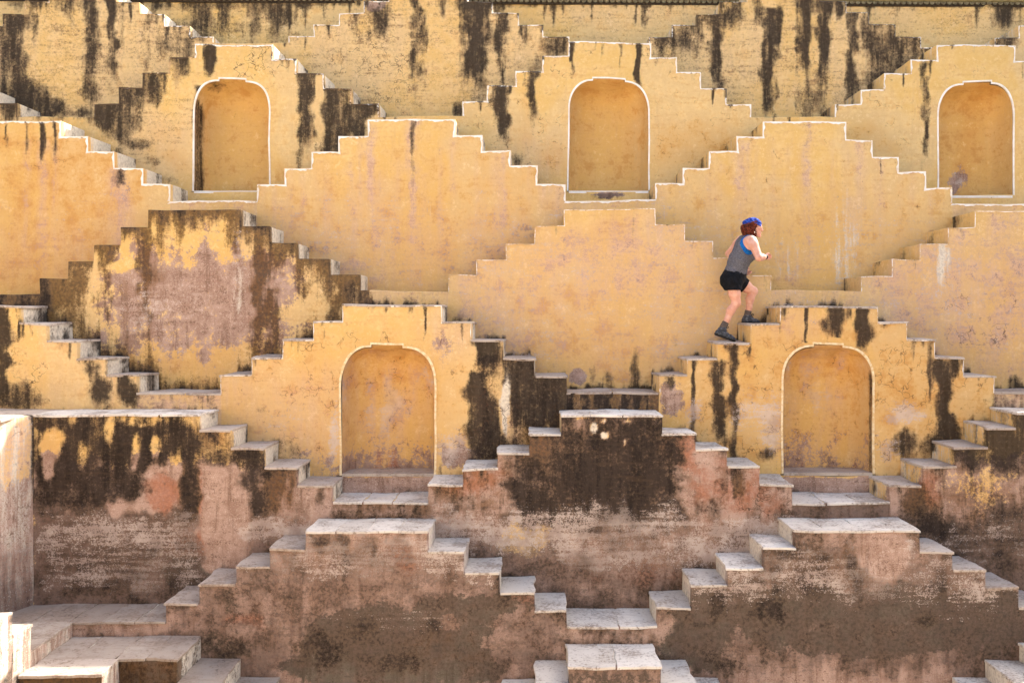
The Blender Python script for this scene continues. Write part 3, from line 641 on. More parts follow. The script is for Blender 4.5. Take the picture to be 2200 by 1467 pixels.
def mesh_obj(name, V, F, parent, mats, k=None, m=None, smooth=True, wob=True, mi=None):
    V = np.asarray(V, float)
    me = bpy.data.meshes.new(name)
    VV = wobble(V) if wob else V
    me.from_pydata(VV.tolist(), [], F)
    if m is None and k is not None: m = paint(k, V[:, 0], V[:, 2], np.full(len(V), YP(k)))
    if m is not None: set_attrs(me, m)
    o = link(name, me, parent, mats)
    if smooth: me.shade_smooth()
    me.set_sharp_from_angle(angle=math.radians(40))
    if mi is not None: me.polygons.foreach_set('material_index', mi)
    return o

SLABS = []        # treads to be covered with stone: (tier, parent, X0, X1, z, wide)
GRID = .046
GRIDX = .029
SLAB_T = .010
def build_tier(k):
    Y = YP(k); Yb = Y + DEP
    objs = TIERS[k]
    flat = []
    for oi, (kind, lab, segs) in enumerate(objs):
        for (a, b_, y) in segs:
            zt = wz(y, Y)
            if k >= 5: zt -= SLAB_T * .8
            flat.append((wx(a, Y), wx(b_, Y), zt, oi))
    zlow = (min(z for (_, _, z) in PROF[k + 1]) if k + 1 in PROF else -5.3) - .12
    tops = sorted({round(f[2], 5) for f in flat})
    zmax = tops[-1]
    zl = [z for z in np.arange(zlow, zmax, GRID) if all(abs(z - t) > .014 for t in tops)] + tops
    zl = np.array(sorted(zl))
    zi_of = {t: int(np.argmin(abs(zl - t))) for t in tops}
    xl = []; seg_ix = []
    for i, (a, b_, z, oi) in enumerate(flat):
        n = max(2, int(math.ceil((b_ - a) / GRIDX)))
        if i == 0: xl.append(a)
        i0 = len(xl) - 1
        for q in range(1, n + 1): xl.append(a + (b_ - a) * q / n)
        seg_ix.append((i0, len(xl) - 1))
    ND = 4
    things = []
    for oi, (kind, lab, segs) in enumerate(objs):
        vid = {}; V = []; F = []; W = []
        def vert(ix, iz, d):
            key = (ix, iz, d)
            if key not in vid:
                vid[key] = len(V); V.append((xl[ix], Y + DEP * d / ND, zl[iz]))
                W.append(0.0)
            return vid[key]
        mine = [i for i, f in enumerate(flat) if f[3] == oi]
        nd = NICHE.get((k, oi))
        poly = niche_outline(k, nd, grow=.03) if nd else None
        for i in mine:
            i0, i1 = seg_ix[i]; top = zi_of[round(flat[i][2], 5)]
            for ix in range(i0, i1):
                for iz in range(top):
                    if poly is not None:
                        cx_, cz_ = (xl[ix] + xl[ix + 1]) / 2, (zl[iz] + zl[iz + 1]) / 2
                        if poly[0][0] - .1 < cx_ < poly[-1][0] + .1 and cz_ > poly[0][1] - .02 and in_poly(np.array([cx_]), np.array([cz_]), poly)[0]: continue
                    F.append((vert(ix, iz, 0), vert(ix + 1, iz, 0), vert(ix + 1, iz + 1, 0), vert(ix, iz + 1, 0)))
                for d in range(ND):
                    F.append((vert(ix, top, d), vert(ix + 1, top, d), vert(ix + 1, top, d + 1), vert(ix, top, d + 1)))
        riser_v = {}
        for i in range(len(flat) - 1):
            za, zb = zi_of[round(flat[i][2], 5)], zi_of[round(flat[i + 1][2], 5)]
            if za == zb: continue
            own = i if za > zb else i + 1
            if flat[own][3] != oi: continue
            ix = seg_ix[i][1]
            for iz in range(min(za, zb), max(za, zb)):
                for d in range(ND):
                    q = (vert(ix, iz, d), vert(ix, iz, d + 1), vert(ix, iz + 1, d + 1), vert(ix, iz + 1, d))
                    F.append(q if za > zb else q[::-1])
                    for t in q: riser_v[t] = 1 if za > zb else -1
        V = np.array(V)
        m = paint(k, V[:, 0], V[:, 2], np.full(len(V), Y))
        # the returns of the steps: whitewashed, with drips
        dd = (V[:, 1] - Y) / DEP
        isr = np.zeros(len(V)); isr[list(riser_v.keys())] = list(riser_v.values())
        dep = (dd > .01)
        pxv = CX + V[:, 0] * FPX / Y
        drip = fbm(V[:, 1] * 26, V[:, 2] * 3.0 + V[:, 0] * 5, 91, 4)
        if k <= 6:
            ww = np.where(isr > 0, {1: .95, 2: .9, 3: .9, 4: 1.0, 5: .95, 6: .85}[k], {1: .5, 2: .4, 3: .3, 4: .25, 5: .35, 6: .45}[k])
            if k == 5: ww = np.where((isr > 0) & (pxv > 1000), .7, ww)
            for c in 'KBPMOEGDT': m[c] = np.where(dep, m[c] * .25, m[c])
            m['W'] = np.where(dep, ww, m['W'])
            kk = {1: .8, 2: .85, 3: .7, 4: .62, 5: .85, 6: .8}[k]
            m['K'] = np.where(dep, np.clip((drip - .42) * 5, 0, 1) * kk * (.35 + .9 * dd) , m['K'])
        else:
            for c in 'KBOGDT': m[c] = np.where(dep, m[c] * .4, m[c])
            m['W'] = np.where(dep, .75, m['W']); m['K'] = np.where(dep, np.clip((drip - .5) * 4, 0, 1) * .5, m['K'])
        if kind == 'landing':
            fr = ~dep
            if k in (3, 4): m['M'] = np.where(fr, .6, m['M'])
            if k == 5:
                on = np.where((pxv > 1200) & (pxv < 1430), .95, .45)
                m['M'] = np.where(fr, .9, m['M']); m['K'] = np.where(fr, np.maximum(m['K'], on * np.clip((fbm(pxv / 13, V[:, 2] * 3, 77, 3) - .36) * 5, 0, 1)), m['K'])
                m['B'] = np.where(fr & (pxv > 1200) & (pxv < 1430), .9, m['B'])
            if k == 6: m['D'] = np.where(fr & (pxv > 1600), .8, m['D']); m['K'] = np.where(fr & (pxv > 1600), .5, m['K'])
        X0, X1 = flat[mine[0]][0], flat[mine[-1]][1]
        root = empty('stepped_block' if kind == 'stair' else 'landing_step', ((X0 + X1) / 2, Y + DEP / 2, zlow))
        if lab is None: tag(root, kind='structure')
        else: tag(root, lab, 'stair block' if kind == 'stair' else 'landing', 'stepped blocks of the well wall' if kind == 'stair' else 'landings of the well wall')
        o = mesh_obj('masonry', V - np.array(root.location), F, root, [M_WALL], m=m, wob=False)
        co = wobble(V) - np.array(root.location)
        o.data.vertices.foreach_set('co', co.ravel())
        bevel(o, .013 if k < 6 else .010, 2, 55)
        root['xr'] = 0.0; del root['xr']
        if nd: build_niche(k, nd, root)
        for i in mine:
            if k >= 5: SLABS.append((k, root, flat[i][0], flat[i][1], flat[i][2], i in mine and kind, flat, i))
        if kind == 'stair' or k == 3: edge_paint(k, root, [flat[i] for i in mine], flat, mine, kind)
        things.append(root)
    return things

def edge_paint(k, root, segs, flat, mine, kind):
    """white lime line along the step edges, one continuous band"""
    w = {1: .015, 2: .022, 3: .026, 4: .010, 5: .011}.get(k)
    if not w: return
    Y = YP(k); xm = CX + (segs[0][0] + segs[-1][1]) / 2 * FPX / Y
    if (k == 4 and xm < 800) or (k == 5 and xm < 480): return
    path = []                       # (x, z, inward x, inward z)
    for i in mine:
        a, b_, z, oi = flat[i]
        zl_ = flat[i - 1][2] if i > 0 else z; zr_ = flat[i + 1][2] if i + 1 < len(flat) else z
        n = max(2, int((b_ - a) / .035))
        if zl_ < z:
            if i == mine[0]:
                m_ = max(2, int((z - zl_) / .035))
                path += [(a, zl_ + (z - zl_) * q / m_, 1, 0) for q in range(m_)]
            path.append((a, z, 1, -1))
        elif zl_ > z: path.append((a, z, -1, -1))
        else: path.append((a, z, 0, -1))
        path += [(a + (b_ - a) * q / n, z, 0, -1) for q in range(1, n)]
        if zr_ > z: path.append((b_, z, 1, -1))
        elif zr_ < z: path.append((b_, z, -1, -1))
        else: path.append((b_, z, 0, -1))
        last = i == mine[-1]
        if zr_ > z and not last:
            m_ = max(2, int((zr_ - z) / .035)); path += [(b_, z + (zr_ - z) * q / m_, 1, 0) for q in range(1, m_)]
        if zr_ < z:
            m_ = max(2, int((z - zr_) / .035)); path += [(b_, z - (z - zr_) * q / m_, -1, 0) for q in range(1, m_ + (1 if last else 0))]
    # drop doubled corner points
    P_ = [path[0]]
    for p in path[1:]:
        if abs(p[0] - P_[-1][0]) + abs(p[1] - P_[-1][1]) > 1e-6: P_.append(p)
    V = []; F = []
    for i, (x, z, ix, iz) in enumerate(P_):
        ww = w * (1 + .30 * math.sin(x * 23 + z * 31 + k) + .22 * math.sin(x * 71 - z * 57))
        ux = .003 * (1 if ix > 0 else -1 if ix < 0 else 0)
        V += [(x + ux, Y - .0045, z - .003), (x + ux, Y + .03, z + .0015), (x + ix * ww, Y - .0045, z + iz * ww)]
        if i:
            a = (i - 1) * 3; F += [(a, a + 2, a + 5, a + 3), (a + 1, a, a + 3, a + 4)]
    V = np.array(V)
    m = paint(k, V[:, 0], V[:, 2], np.full(len(V), Y))
    px = CX + V[:, 0] * FPX / Y
    wear = {1: .32, 2: .24, 3: .18, 4: .42, 5: .38}[k] + .5 * (fbm(px / 40, V[:, 2] * 3, 14, 3) - .5)
    if k == 2: wear += np.where(px < 415, .5, 0) + np.where((px > 640) & (px < 830), .3, 0)
    if k == 1: wear += np.where(px < 330, .4, 0) + np.where((px > 1480) & (px < 1620), .4, 0)
    if k == 5: wear += np.where((px > 1020) & (px < 1660), .35, 0)
    V2 = wobble(V); V2[:, 1] -= .002
    me = bpy.data.meshes.new('painted_edge')
    me.from_pydata((V2 - np.array(root.location)).tolist(), [], F)
    at = me.attributes.new('stain_a', 'FLOAT_COLOR', 'POINT')
    a4 = np.zeros((len(V), 4), np.float32); a4[:, 0] = np.clip(m['K'] + m['B'] * .6, 0, 1); a4[:, 1] = np.clip(wear, 0, 1); at.data.foreach_set('color', a4.ravel())
    link('painted_edge', me, root, [M_WHITE])

def build_niche(k, nd, root):
    Y = YP(k); R = np.array(root.location)
    zf = wz(nd[6], Y)
    # flush collar round the opening
    a = niche_outline(k, nd, 0.0); c = niche_outline(k, nd, .085)
    V = []; F = []
    n = len(a)
    for i in range(n):
        for t in (0, .33, .66, 1):
            V.append((a[i][0] * (1 - t) + c[i][0] * t, Y - .0022 + .0007 * t, a[i][1] * (1 - t) + c[i][1] * t))
    for i in range(n - 1):
        for q in range(3):
            F.append((i * 4 + q, (i + 1) * 4 + q, (i + 1) * 4 + q + 1, i * 4 + q + 1)[::-1])
    V = np.array(V); m = paint(k, V[:, 0], V[:, 2], np.full(len(V), Y))
    o = mesh_obj('arch_surround', V - R, F, root, [M_WALL], m=m, wob=False)
    o.data.vertices.foreach_set('co', (wobble(V) - R).ravel())
    # recess: an apse with a rounded head
    depth = .46; NS = 9
    V = []; F = []; secs = []
    for q in range(NS + 1):
        t = q / NS
        ang = t * math.pi / 2
        dep = depth * math.sin(ang) ** .9
        ins = .16 * (1 - math.cos(ang)) ; drp = .34 * (1 - math.cos(ang))
        p = niche_outline(k, nd, 0, ins, drp, notch=True)
        if q > 0:   # the notch belongs to the front lintel only
            zs = max(z for (x, z) in niche_outline(k, nd, 0, ins, drp, notch=False))
            p = [(x, min(z, zs)) for (x, z) in p]
        secs.append([(x, Y - .002 + dep, z) for (x, z) in p])
    n = len(secs[0])
    for sct in secs: V += sct
    for q in range(NS):
        for i in range(n - 1):
            F.append((q * n + i, (q + 1) * n + i, (q + 1) * n + i + 1, q * n + i + 1)[::-1])
    # back panel, gridded
    bs = secs[-1]; x0, x1 = bs[0][0], bs[-1][0]
    base = len(V); yb = bs[0][1]
    cols = [i for i in range(n // 2 + 1)]
    rows = []
    for i in cols:
        l = bs[i]; rgt = bs[n - 1 - i]; row = []
        for j in range(13):
            t = j / 12
            V.append((l[0] * (1 - t) + rgt[0] * t, yb, l[2])); row.append(len(V) - 1)
        rows.append(row)
    for i in range(len(rows) - 1):
        if abs(bs[cols[i]][2] - bs[cols[i + 1]][2]) < 1e-6: continue
        for j in range(12):
            F.append((rows[i][j], rows[i][j + 1], rows[i + 1][j + 1], rows[i + 1][j]))
    V = np.array(V); Yv = np.full(len(V), Y)
    m = {c_: np.zeros(len(V)) for c_ in LAYERS}
    u = (V[:, 0] - wx(nd[0], Y)) / (wx(nd[1], Y) - wx(nd[0], Y)); v = (V[:, 2] - zf) / (wz(nd[2], Y) - zf)
    dd = (V[:, 1] - Y) / depth
    nz = fbm(V[:, 0] * 3, V[:, 2] * 3, 61, 4); nf = fbm(V[:, 0] * 9, V[:, 2] * 4, 67, 4)
    px = CX + V[:, 0] * FPX / Y
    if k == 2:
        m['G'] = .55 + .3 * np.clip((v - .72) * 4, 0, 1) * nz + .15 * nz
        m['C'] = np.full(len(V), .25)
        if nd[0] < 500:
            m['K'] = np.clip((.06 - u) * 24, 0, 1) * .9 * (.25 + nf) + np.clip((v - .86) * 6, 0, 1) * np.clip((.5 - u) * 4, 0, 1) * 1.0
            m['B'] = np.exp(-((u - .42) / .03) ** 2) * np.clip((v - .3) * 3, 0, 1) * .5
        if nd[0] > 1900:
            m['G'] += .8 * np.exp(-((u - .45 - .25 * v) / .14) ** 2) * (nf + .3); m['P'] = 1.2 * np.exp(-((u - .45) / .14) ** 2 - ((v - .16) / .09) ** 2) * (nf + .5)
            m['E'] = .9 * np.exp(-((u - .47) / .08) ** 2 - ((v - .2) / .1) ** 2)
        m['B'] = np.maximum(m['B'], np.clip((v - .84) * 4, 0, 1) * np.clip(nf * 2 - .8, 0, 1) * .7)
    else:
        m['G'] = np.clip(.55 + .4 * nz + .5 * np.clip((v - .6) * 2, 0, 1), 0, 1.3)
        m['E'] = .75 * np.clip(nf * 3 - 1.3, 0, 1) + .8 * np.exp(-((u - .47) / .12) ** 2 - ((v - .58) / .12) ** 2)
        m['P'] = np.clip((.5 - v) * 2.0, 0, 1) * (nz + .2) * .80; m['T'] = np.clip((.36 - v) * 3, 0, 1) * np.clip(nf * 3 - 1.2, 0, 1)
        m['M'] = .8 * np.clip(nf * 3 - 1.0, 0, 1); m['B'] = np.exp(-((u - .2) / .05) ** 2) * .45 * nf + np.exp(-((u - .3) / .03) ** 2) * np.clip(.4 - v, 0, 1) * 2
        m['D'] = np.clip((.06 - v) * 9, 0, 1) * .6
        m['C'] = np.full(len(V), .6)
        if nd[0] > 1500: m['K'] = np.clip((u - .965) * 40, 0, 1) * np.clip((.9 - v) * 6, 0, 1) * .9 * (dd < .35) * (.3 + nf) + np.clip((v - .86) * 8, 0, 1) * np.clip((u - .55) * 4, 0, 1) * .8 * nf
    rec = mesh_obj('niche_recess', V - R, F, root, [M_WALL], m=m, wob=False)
    # floor of the niche
    fl = [(secs[q][0][0], secs[q][0][1]) for q in range(NS + 1)] + [(secs[q][-1][0], secs[q][-1][1]) for q in range(NS, -1, -1)]
    me = bpy.data.meshes.new('niche_floor'); nn = len(fl)
    fl = [(x, y - (.006 if abs(y - (Y - .002)) < 1e-6 else -.004)) for (x, y) in fl]
    Vf = [(x - R[0], y - R[1], zf + .004 - R[2]) for (x, y) in fl] + [(x - R[0], y - R[1], zf - .03 - R[2]) for (x, y) in fl]
    me.from_pydata(Vf, [], [tuple(range(nn))[::-1], tuple(range(nn, 2 * nn))] + [(i, (i + 1) % nn, nn + (i + 1) % nn, nn + i) for i in range(nn)])
    link('niche_floor', me, rec, [M_FLAG if k == 5 else M_WHITE])
    # moulding
    w = .018 if k == 2 else .021
    a = niche_outline(k, nd, -.004); c = niche_outline(k, nd, w)
    V = []; F = []; n = len(a)
    for i in range(n):
        V += [(a[i][0], Y + .012, a[i][1]), (a[i][0], Y - .013, a[i][1]), (c[i][0], Y - .013, c[i][1]), (c[i][0], Y + .002, c[i][1])]
    for i in range(n - 1):
        for q in range(3): F.append((i * 4 + q, (i + 1) * 4 + q, (i + 1) * 4 + q + 1, i * 4 + q + 1)[::-1])
    o = mesh_obj('arch_moulding', wobble(np.array(V)) - R, F, rec, [M_WHITE if k == 2 else M_TRIM], smooth=False, wob=False)

WALLS = {}
for k in range(1, 9): WALLS[k] = build_tier(k)
M_FLOOR = stone_material('dusty_floor_flag', (186, 174, 160), (170, 156, 142), (150, 134, 120))
# ------------------------------------------------------------------ stone treads
def slab_mesh(w, d, t, seed, rag=.013):
    """one flagstone, origin at the middle of its top; ragged edges"""
    rg = random.Random(seed); nx, ny = max(3, int(w / .07)), max(3, int(d / .12))
    V = []; F = []
    for j in range(ny + 1):
        for i in range(nx + 1):
            x = -w / 2 + w * i / nx; y = -d / 2 + d * j / ny
            ex = rg.uniform(-rag, rag) if i in (0, nx) else 0; ey = rg.uniform(-rag, rag * .7) if j == 0 else 0
            V.append((x + ex, y + ey, rg.uniform(-.0025, .0012) - (.003 if j == 0 and rg.random() < .4 else 0)))
    n = len(V)
    V += [(x, y, -t) for (x, y, z) in V]
    for j in range(ny):
        for i in range(nx):
            a = j * (nx + 1) + i
            F.append((a, a + 1, a + nx + 2, a + nx + 1))
    for i in range(nx):
        F.append((i + n, i + 1 + n, i + 1, i)); a = ny * (nx + 1) + i; F.append((a, a + 1, a + 1 + n, a + n))
    for j in range(ny):
        a = j * (nx + 1); F.append((a, a + nx + 1, a + nx + 1 + n, a + n)); a += nx; F.append((a + n, a + nx + 1 + n, a + nx + 1, a))
    me = bpy.data.meshes.new('tread_slab'); me.from_pydata(V, [], F); me.shade_smooth(); me.set_sharp_from_angle(angle=math.radians(40))
    return me

def put_slab(root, x0, x1, y0, y1, z, mat, seed, name='tread_slab', tilt=.0015, t=.03):
    me = slab_mesh(x1 - x0, y1 - y0, t, seed)
    co = np.empty(len(me.vertices) * 3, np.float32); me.vertices.foreach_get('co', co); co = co.reshape(-1, 3).astype(float)
    cen = np.array(((x0 + x1) / 2, (y0 + y1) / 2, z)); me.vertices.foreach_set('co', (wobble(co + cen) - cen).ravel())
    o = link(name, me, root, [mat])
    rg = random.Random(seed + 9)
    o.location = Vector(((x0 + x1) / 2, (y0 + y1) / 2, z)) - root.location
    o.rotation_euler = (rg.uniform(-tilt, tilt), rg.uniform(-tilt, tilt), rg.uniform(-.003, .003))
    bevel(o, .005, 2)
    return o

for n_, (k, root, x0, x1, z, kind, flat, i) in enumerate(SLABS):
    Y = YP(k)
    zl_ = flat[i - 1][2] if i > 0 else 9
    zr_ = flat[i + 1][2] if i + 1 < len(flat) else 9
    e0 = -.010 if zl_ < z else .004          # nosing over a lower neighbour
    e1 = .010 if zr_ < z else -.004
    a, c = x0 + e0, x1 + e1
    mat = M_MARBLE if k >= 6 else M_FLAG
    if k == 5: mat = M_FLAG
    if k in (6, 7) and kind == 'stair' and ((x1 - x0) < .5) and ((k == 6 and (x0 < -1.9 or x0 > 4)) or (k == 7 and (x0 < -2.4 or x0 > 4.2))): mat = M_FLAG
    if k == 8 and x1 < -2: mat = M_FLOOR
    if k == 7 and kind == 'landing' and x1 < -2: mat = M_FLOOR
    w = c - a
    nosing = .012 if k >= 6 else .006
    cuts = [a, c]
    if w > .8:
        rg = random.Random(n_ * 3 + k); nf = max(2, int(w / .33)) if k >= 6 else 2
        cuts = [a] + sorted(a + w * (q + rg.uniform(-.18, .18)) / nf for q in range(1, nf)) + [c]
    for q in range(len(cuts) - 1):
        g0 = .004 if q > 0 else 0; g1 = .004 if q < len(cuts) - 2 else 0
        put_slab(root, cuts[q] + g0, cuts[q + 1] - g1, Y - nosing, Y + DEP - .004, z + SLAB_T, mat, n_ * 17 + q, t=.028)

# ------------------------------------------------------------------ plain subdivided blocks for the rest of the well
def block(name, x0, x1, y0, y1, z0, z1, root, style, mat=None, g=.06, rot=None, seed=0, bev=.010):
    """box with subdivided faces, no bottom; style maps stain layers to amounts or functions of (V)"""
    vid = {}; V = []; F = []
    def lin(a, b_): n = max(1, int(round((b_ - a) / g))); return [a + (b_ - a) * i / n for i in range(n + 1)]
    X, Yy, Z = lin(x0, x1), lin(y0, y1), lin(z0, z1)
    nx, ny, nz = len(X) - 1, len(Yy) - 1, len(Z) - 1
    def v(i, j, q):
        if (i, j, q) not in vid: vid[(i, j, q)] = len(V); V.append((X[i], Yy[j], Z[q]))
        return vid[(i, j, q)]
    for i in range(nx):
        for q in range(nz):
            F.append((v(i, 0, q), v(i + 1, 0, q), v(i + 1, 0, q + 1), v(i, 0, q + 1)))
            F.append((v(i, ny, q), v(i, ny, q + 1), v(i + 1, ny, q + 1), v(i + 1, ny, q)))
    for j in range(ny):
        for q in range(nz):
            F.append((v(0, j, q), v(0, j, q + 1), v(0, j + 1, q + 1), v(0, j + 1, q)))
            F.append((v(nx, j, q), v(nx, j + 1, q), v(nx, j + 1, q + 1), v(nx, j, q + 1)))
    for i in range(nx):
        for j in range(ny):
            F.append((v(i, j, nz), v(i + 1, j, nz), v(i + 1, j + 1, nz), v(i, j + 1, nz)))
    V = np.array(V)
    if rot: V = rot(V)
    m = {c: np.zeros(len(V)) for c in LAYERS}
    for c, f in style.items(): m[c] = f(V) if callable(f) else np.full(len(V), float(f)) * (.7 + .6 * fbm(V[:, 0] * 2 + V[:, 1] * 2, V[:, 2] * 2, seed, 4))
    R = np.array(root.location) if root else np.zeros(3)
    o = mesh_obj(name, V - R, F, root, [mat or M_WALL], m=m, wob=False)
    o.data.vertices.foreach_set('co', (wobble(V) - R).ravel())
    if bev: bevel(o, bev, 2, 55)
    return o

# side wall at the left, turning towards the viewer
XC, Y6, Y7 = wx(74, YP(6)), YP(6), YP(7)
root = empty('side_wall', (XC - .8, 9.2, -5.0))
tag(root, 'cream and mauve side wall at the left edge, sunlit on its upper part', 'wall')
ux, uy = -.33, -1.0
def shear(V):
    V = V.copy(); V[:, 0] += (Y6 - V[:, 1]) * ux; return V
def sw_black(V):
    d = Y6 - V[:, 1]; n = fbm(V[:, 1] * 9, V[:, 2] * 3, 5, 4)
    return np.where(V[:, 2] < -1.06, np.exp(-d / .05) * np.clip((V[:, 2] + 2.5) * 1.4, 0, 1) * (n + .5) * 1.3, 0)
def sw_pink(V):
    n = fbm(V[:, 1] * 4, V[:, 2] * 4, 15, 4); return np.clip((-1.75 - V[:, 2]) * 2.0 + n, 0, 1.2) * .95
def sw_dirt(V):
    n = fbm(V[:, 1] * 5, V[:, 2] * 6, 25, 4); return np.clip((-2.2 - V[:, 2]) * 1.0, 0, 1) * (.35 + n) * .9
block('masonry', XC - 1.2, XC, 5.6, Y6 - .002, -5.2, wz(889, Y6) - SLAB_T * .8, root,
      {'W': .42, 'M': .9, 'K': sw_black, 'P': sw_pink, 'D': sw_dirt, 'E': .35, 'C': .6}, rot=shear, g=.05)
# coping flags on it
for i in range(4):
    y1 = Y6 - .004 - i * .55
    o = put_slab(root, XC - .95 + (Y6 - y1 + .27) * ux, XC + .01 + (Y6 - y1 + .27) * ux, y1 - .545, y1, wz(889, Y6) + .003, M_FLAG, 500 + i, 'coping_flag')
    o.rotation_euler.z = .0
# the ledge behind it (continuation of the long ledge to the left)
root = empty('ledge', (XC - 1.2, Y6 + DEP / 2, -4.0))
tag(root, 'pale stone ledge running out at the left edge above the side wall', 'ledge')
block('masonry', XC - 3.0, XC - .004, Y6 + .006, Y6 + DEP, -4.0, wz(889, Y6) - SLAB_T, root, {'M': .8, 'K': .3}, g=.12)
for i in range(4):
    put_slab(root, XC - .004 - (i + 1) * .6 + .004, XC - .004 - i * .6, Y6 + .002, Y6 + DEP - .004, wz(889, Y6) + SLAB_T * .2, M_FLAG, 520 + i, 'ledge_flag')

# corner landing at the foot of the side wall
ZL = wz(1337, Y7)
XE = wx(158, Y7)
root = empty('corner_landing', (XE - .6, 10.3, -5.0))
tag(root, 'cracked grey stone corner landing at the foot of the side wall', 'landing')
block('masonry', XE - 1.6, XE, 9.0, Y7 - .003, -5.2, ZL - .012, root, {'W': .5, 'M': .8, 'P': 1.3, 'D': .35}, g=.06)
block('masonry', XE - 1.6, wx(150, Y7) - .002, Y7, Y6 - .003, -5.2, ZL - .012, root, {'P': 1.0, 'D': .5}, g=.1)
put_slab(root, XE - 1.6, XE - .46, Y7 + .004, Y6 - .006, ZL + .003, M_FLOOR, 601, 'landing_flag')
put_slab(root, XE - .452, wx(150, Y7) - .006, Y7 + .004, Y6 - .006, ZL + .003, M_FLOOR, 602, 'landing_flag')
put_slab(root, XE - 1.6, XE + .006, 10.16, Y7 - .004, ZL + .003, M_FLOOR, 603, 'landing_flag')
put_slab(root, XE - 1.6, XE + .006, 9.62, 10.152, ZL + .003, M_FLOOR, 604, 'landing_flag')
# stair of the left side, climbing towards the viewer
root = empty('stepped_block', (XE - .6, 8.5, -5.0))
tag(root, 'sunlit cream steps climbing towards the viewer in the bottom left corner', 'stair block', 'stepped blocks of the well wall')
for i, (yb, zt) in enumerate(((9.79, wz(1340, 9.79)), (9.44, wz(1316, 9.44)), (9.09, -2.60), (8.74, -2.39), (8.39, -2.18), (8.04, -1.97), (7.69, -1.76))):
    block('step', XE - 1.5, XE + .004 + .002 * i, yb - .35 if i < 6 else 6.0, yb, -5.2, zt - .01, root, {'W': .45, 'M': .9, 'P': 1.1, 'E': .3, 'D': .2, 'K': lambda V: np.clip((fbm(V[:, 1] * 7, V[:, 2] * 4, 33, 4) - .56) * 6, 0, 1) * .8}, g=.06)
    put_slab(root, XE - 1.5, XE + .010, (yb - .35 if i < 6 else 6.0) + .004, yb + .008, zt, M_FLAG, 620 + i)
# corner platform: the lobe that comes forward, and the step in front of it
ZP = wz(1415, YP(8))
root = empty('corner_platform', (-4.6, 9.8, -5.2))
tag(root, 'sunlit cracked stone platform lobe at the bottom left corner', 'platform')
XL = wx(257, YP(8))
block('masonry', XE + .006, XL, 9.57, YP(8) - .003, -5.2, ZP - .012, root, {'W': .55, 'M': .8, 'P': 1.2, 'O': lambda V: np.where((V[:, 1] < 9.6), 1.0, 0), 'B': lambda V: np.where((V[:, 1] < 9.6), .9, 0), 'K': .35}, g=.05)
put_slab(root, XE + .012, XL + .01, 9.556, 9.80, ZP + .003, M_FLAG, 641, 'platform_flag')
put_slab(root, XE + .012, XL + .008, 9.806, YP(8) - .016, ZP + .003, M_FLAG, 642, 'platform_flag')
block('masonry', XE + .01, -3.4, 9.1, 9.565, -5.2, ZP - .25, root, {'O': 1, 'D': .6}, g=.1)
# ------------------------------------------------------------------ back wall with scalloped coping
Y0 = YP(0)
root = empty('back_wall', (0, Y0 + .3, 3.0))
tag(root, 'straight ochre back wall with dark drips under its scalloped coping', 'wall')
zlow, zc = 3.9, wz(4, Y0)
xs = np.arange(-11, 11.01, .05); zs = np.arange(zlow, zc + .06, .05)
V = []; F = []
for z in zs:
    for x in xs: V.append((x, Y0, z))
nx = len(xs)
for j in range(len(zs) - 1):
    for i in range(nx - 1): F.append((j * nx + i, j * nx + i + 1, (j + 1) * nx + i + 1, (j + 1) * nx + i))
V = np.array(V); m = paint(0, V[:, 0], V[:, 2], np.full(len(V), Y0))
o = mesh_obj('plaster_face', V - np.array(root.location), F, root, [M_WALL], m=m, wob=False)
o.data.vertices.foreach_set('co', (wobble(V) - np.array(root.location)).ravel())
M_SCAL = simple_material('weathered_scallop', (146, 142, 122), (104, 98, 84), 30)
M_COPE = simple_material('coping_plaster', (190, 184, 148), (150, 142, 112), 14)
M_DARK = simple_material('dark_coping_band', (70, 58, 44), (46, 38, 30), 26)  # dark brown strip behind the scallops
def cope_z(x): return zc + .004 - x * .0058
def strip(name, prof, mat):
    V = []; F = []; n = len(prof)
    for x in (-11, 11):
        for (y, z) in prof: V.append((x - root.location.x, y - root.location.y, cope_z(x) + z - root.location.z))
    for i in range(n - 1): F.append((i, i + n, i + n + 1, i + 1)[::-1])
    me = bpy.data.meshes.new(name); me.from_pydata(V, [], F)
    return link(name, me, root, [mat])
strip('soffit_band', [(Y0 + .01, -.052), (Y0 - .012, -.052), (Y0 - .012, .03)], M_DARK)
strip('coping', [(Y0 - .012, .030), (Y0 - .085, .030), (Y0 - .095, .042), (Y0 - .09, .10), (Y0 - .04, .13), (Y0 - .03, .30), (Y0 + .2, .34), (Y0 + .6, .34), (Y0 + .62, -2)], M_COPE)
# scallops: half discs hanging under the coping
r_ = .043; ns = 8; V = []; F = []
for y in (0.0, -.016):
    for i in range(ns + 1):
        t = math.pi + math.pi * i / ns; rr2 = r_ * (1 if y == 0 else .86); V.append((rr2 * math.cos(t), y, rr2 * 1.05 * math.sin(t)))
for i in range(ns): F.append((i, i + 1, ns + 1 + i + 1, ns + 1 + i))
F.append(tuple(range(ns + 1, 2 * ns + 2)))
sme = bpy.data.meshes.new('scallop'); sme.from_pydata(V, [], F); sme.materials.append(M_SCAL)
x = -8.55
while x < 8.0:
    o = bpy.data.objects.new('scallop', sme); COL.objects.link(o); o.parent = root
    o.location = Vector((x, Y0 - .0125, cope_z(x) + .024)) - root.location
    x += .0905

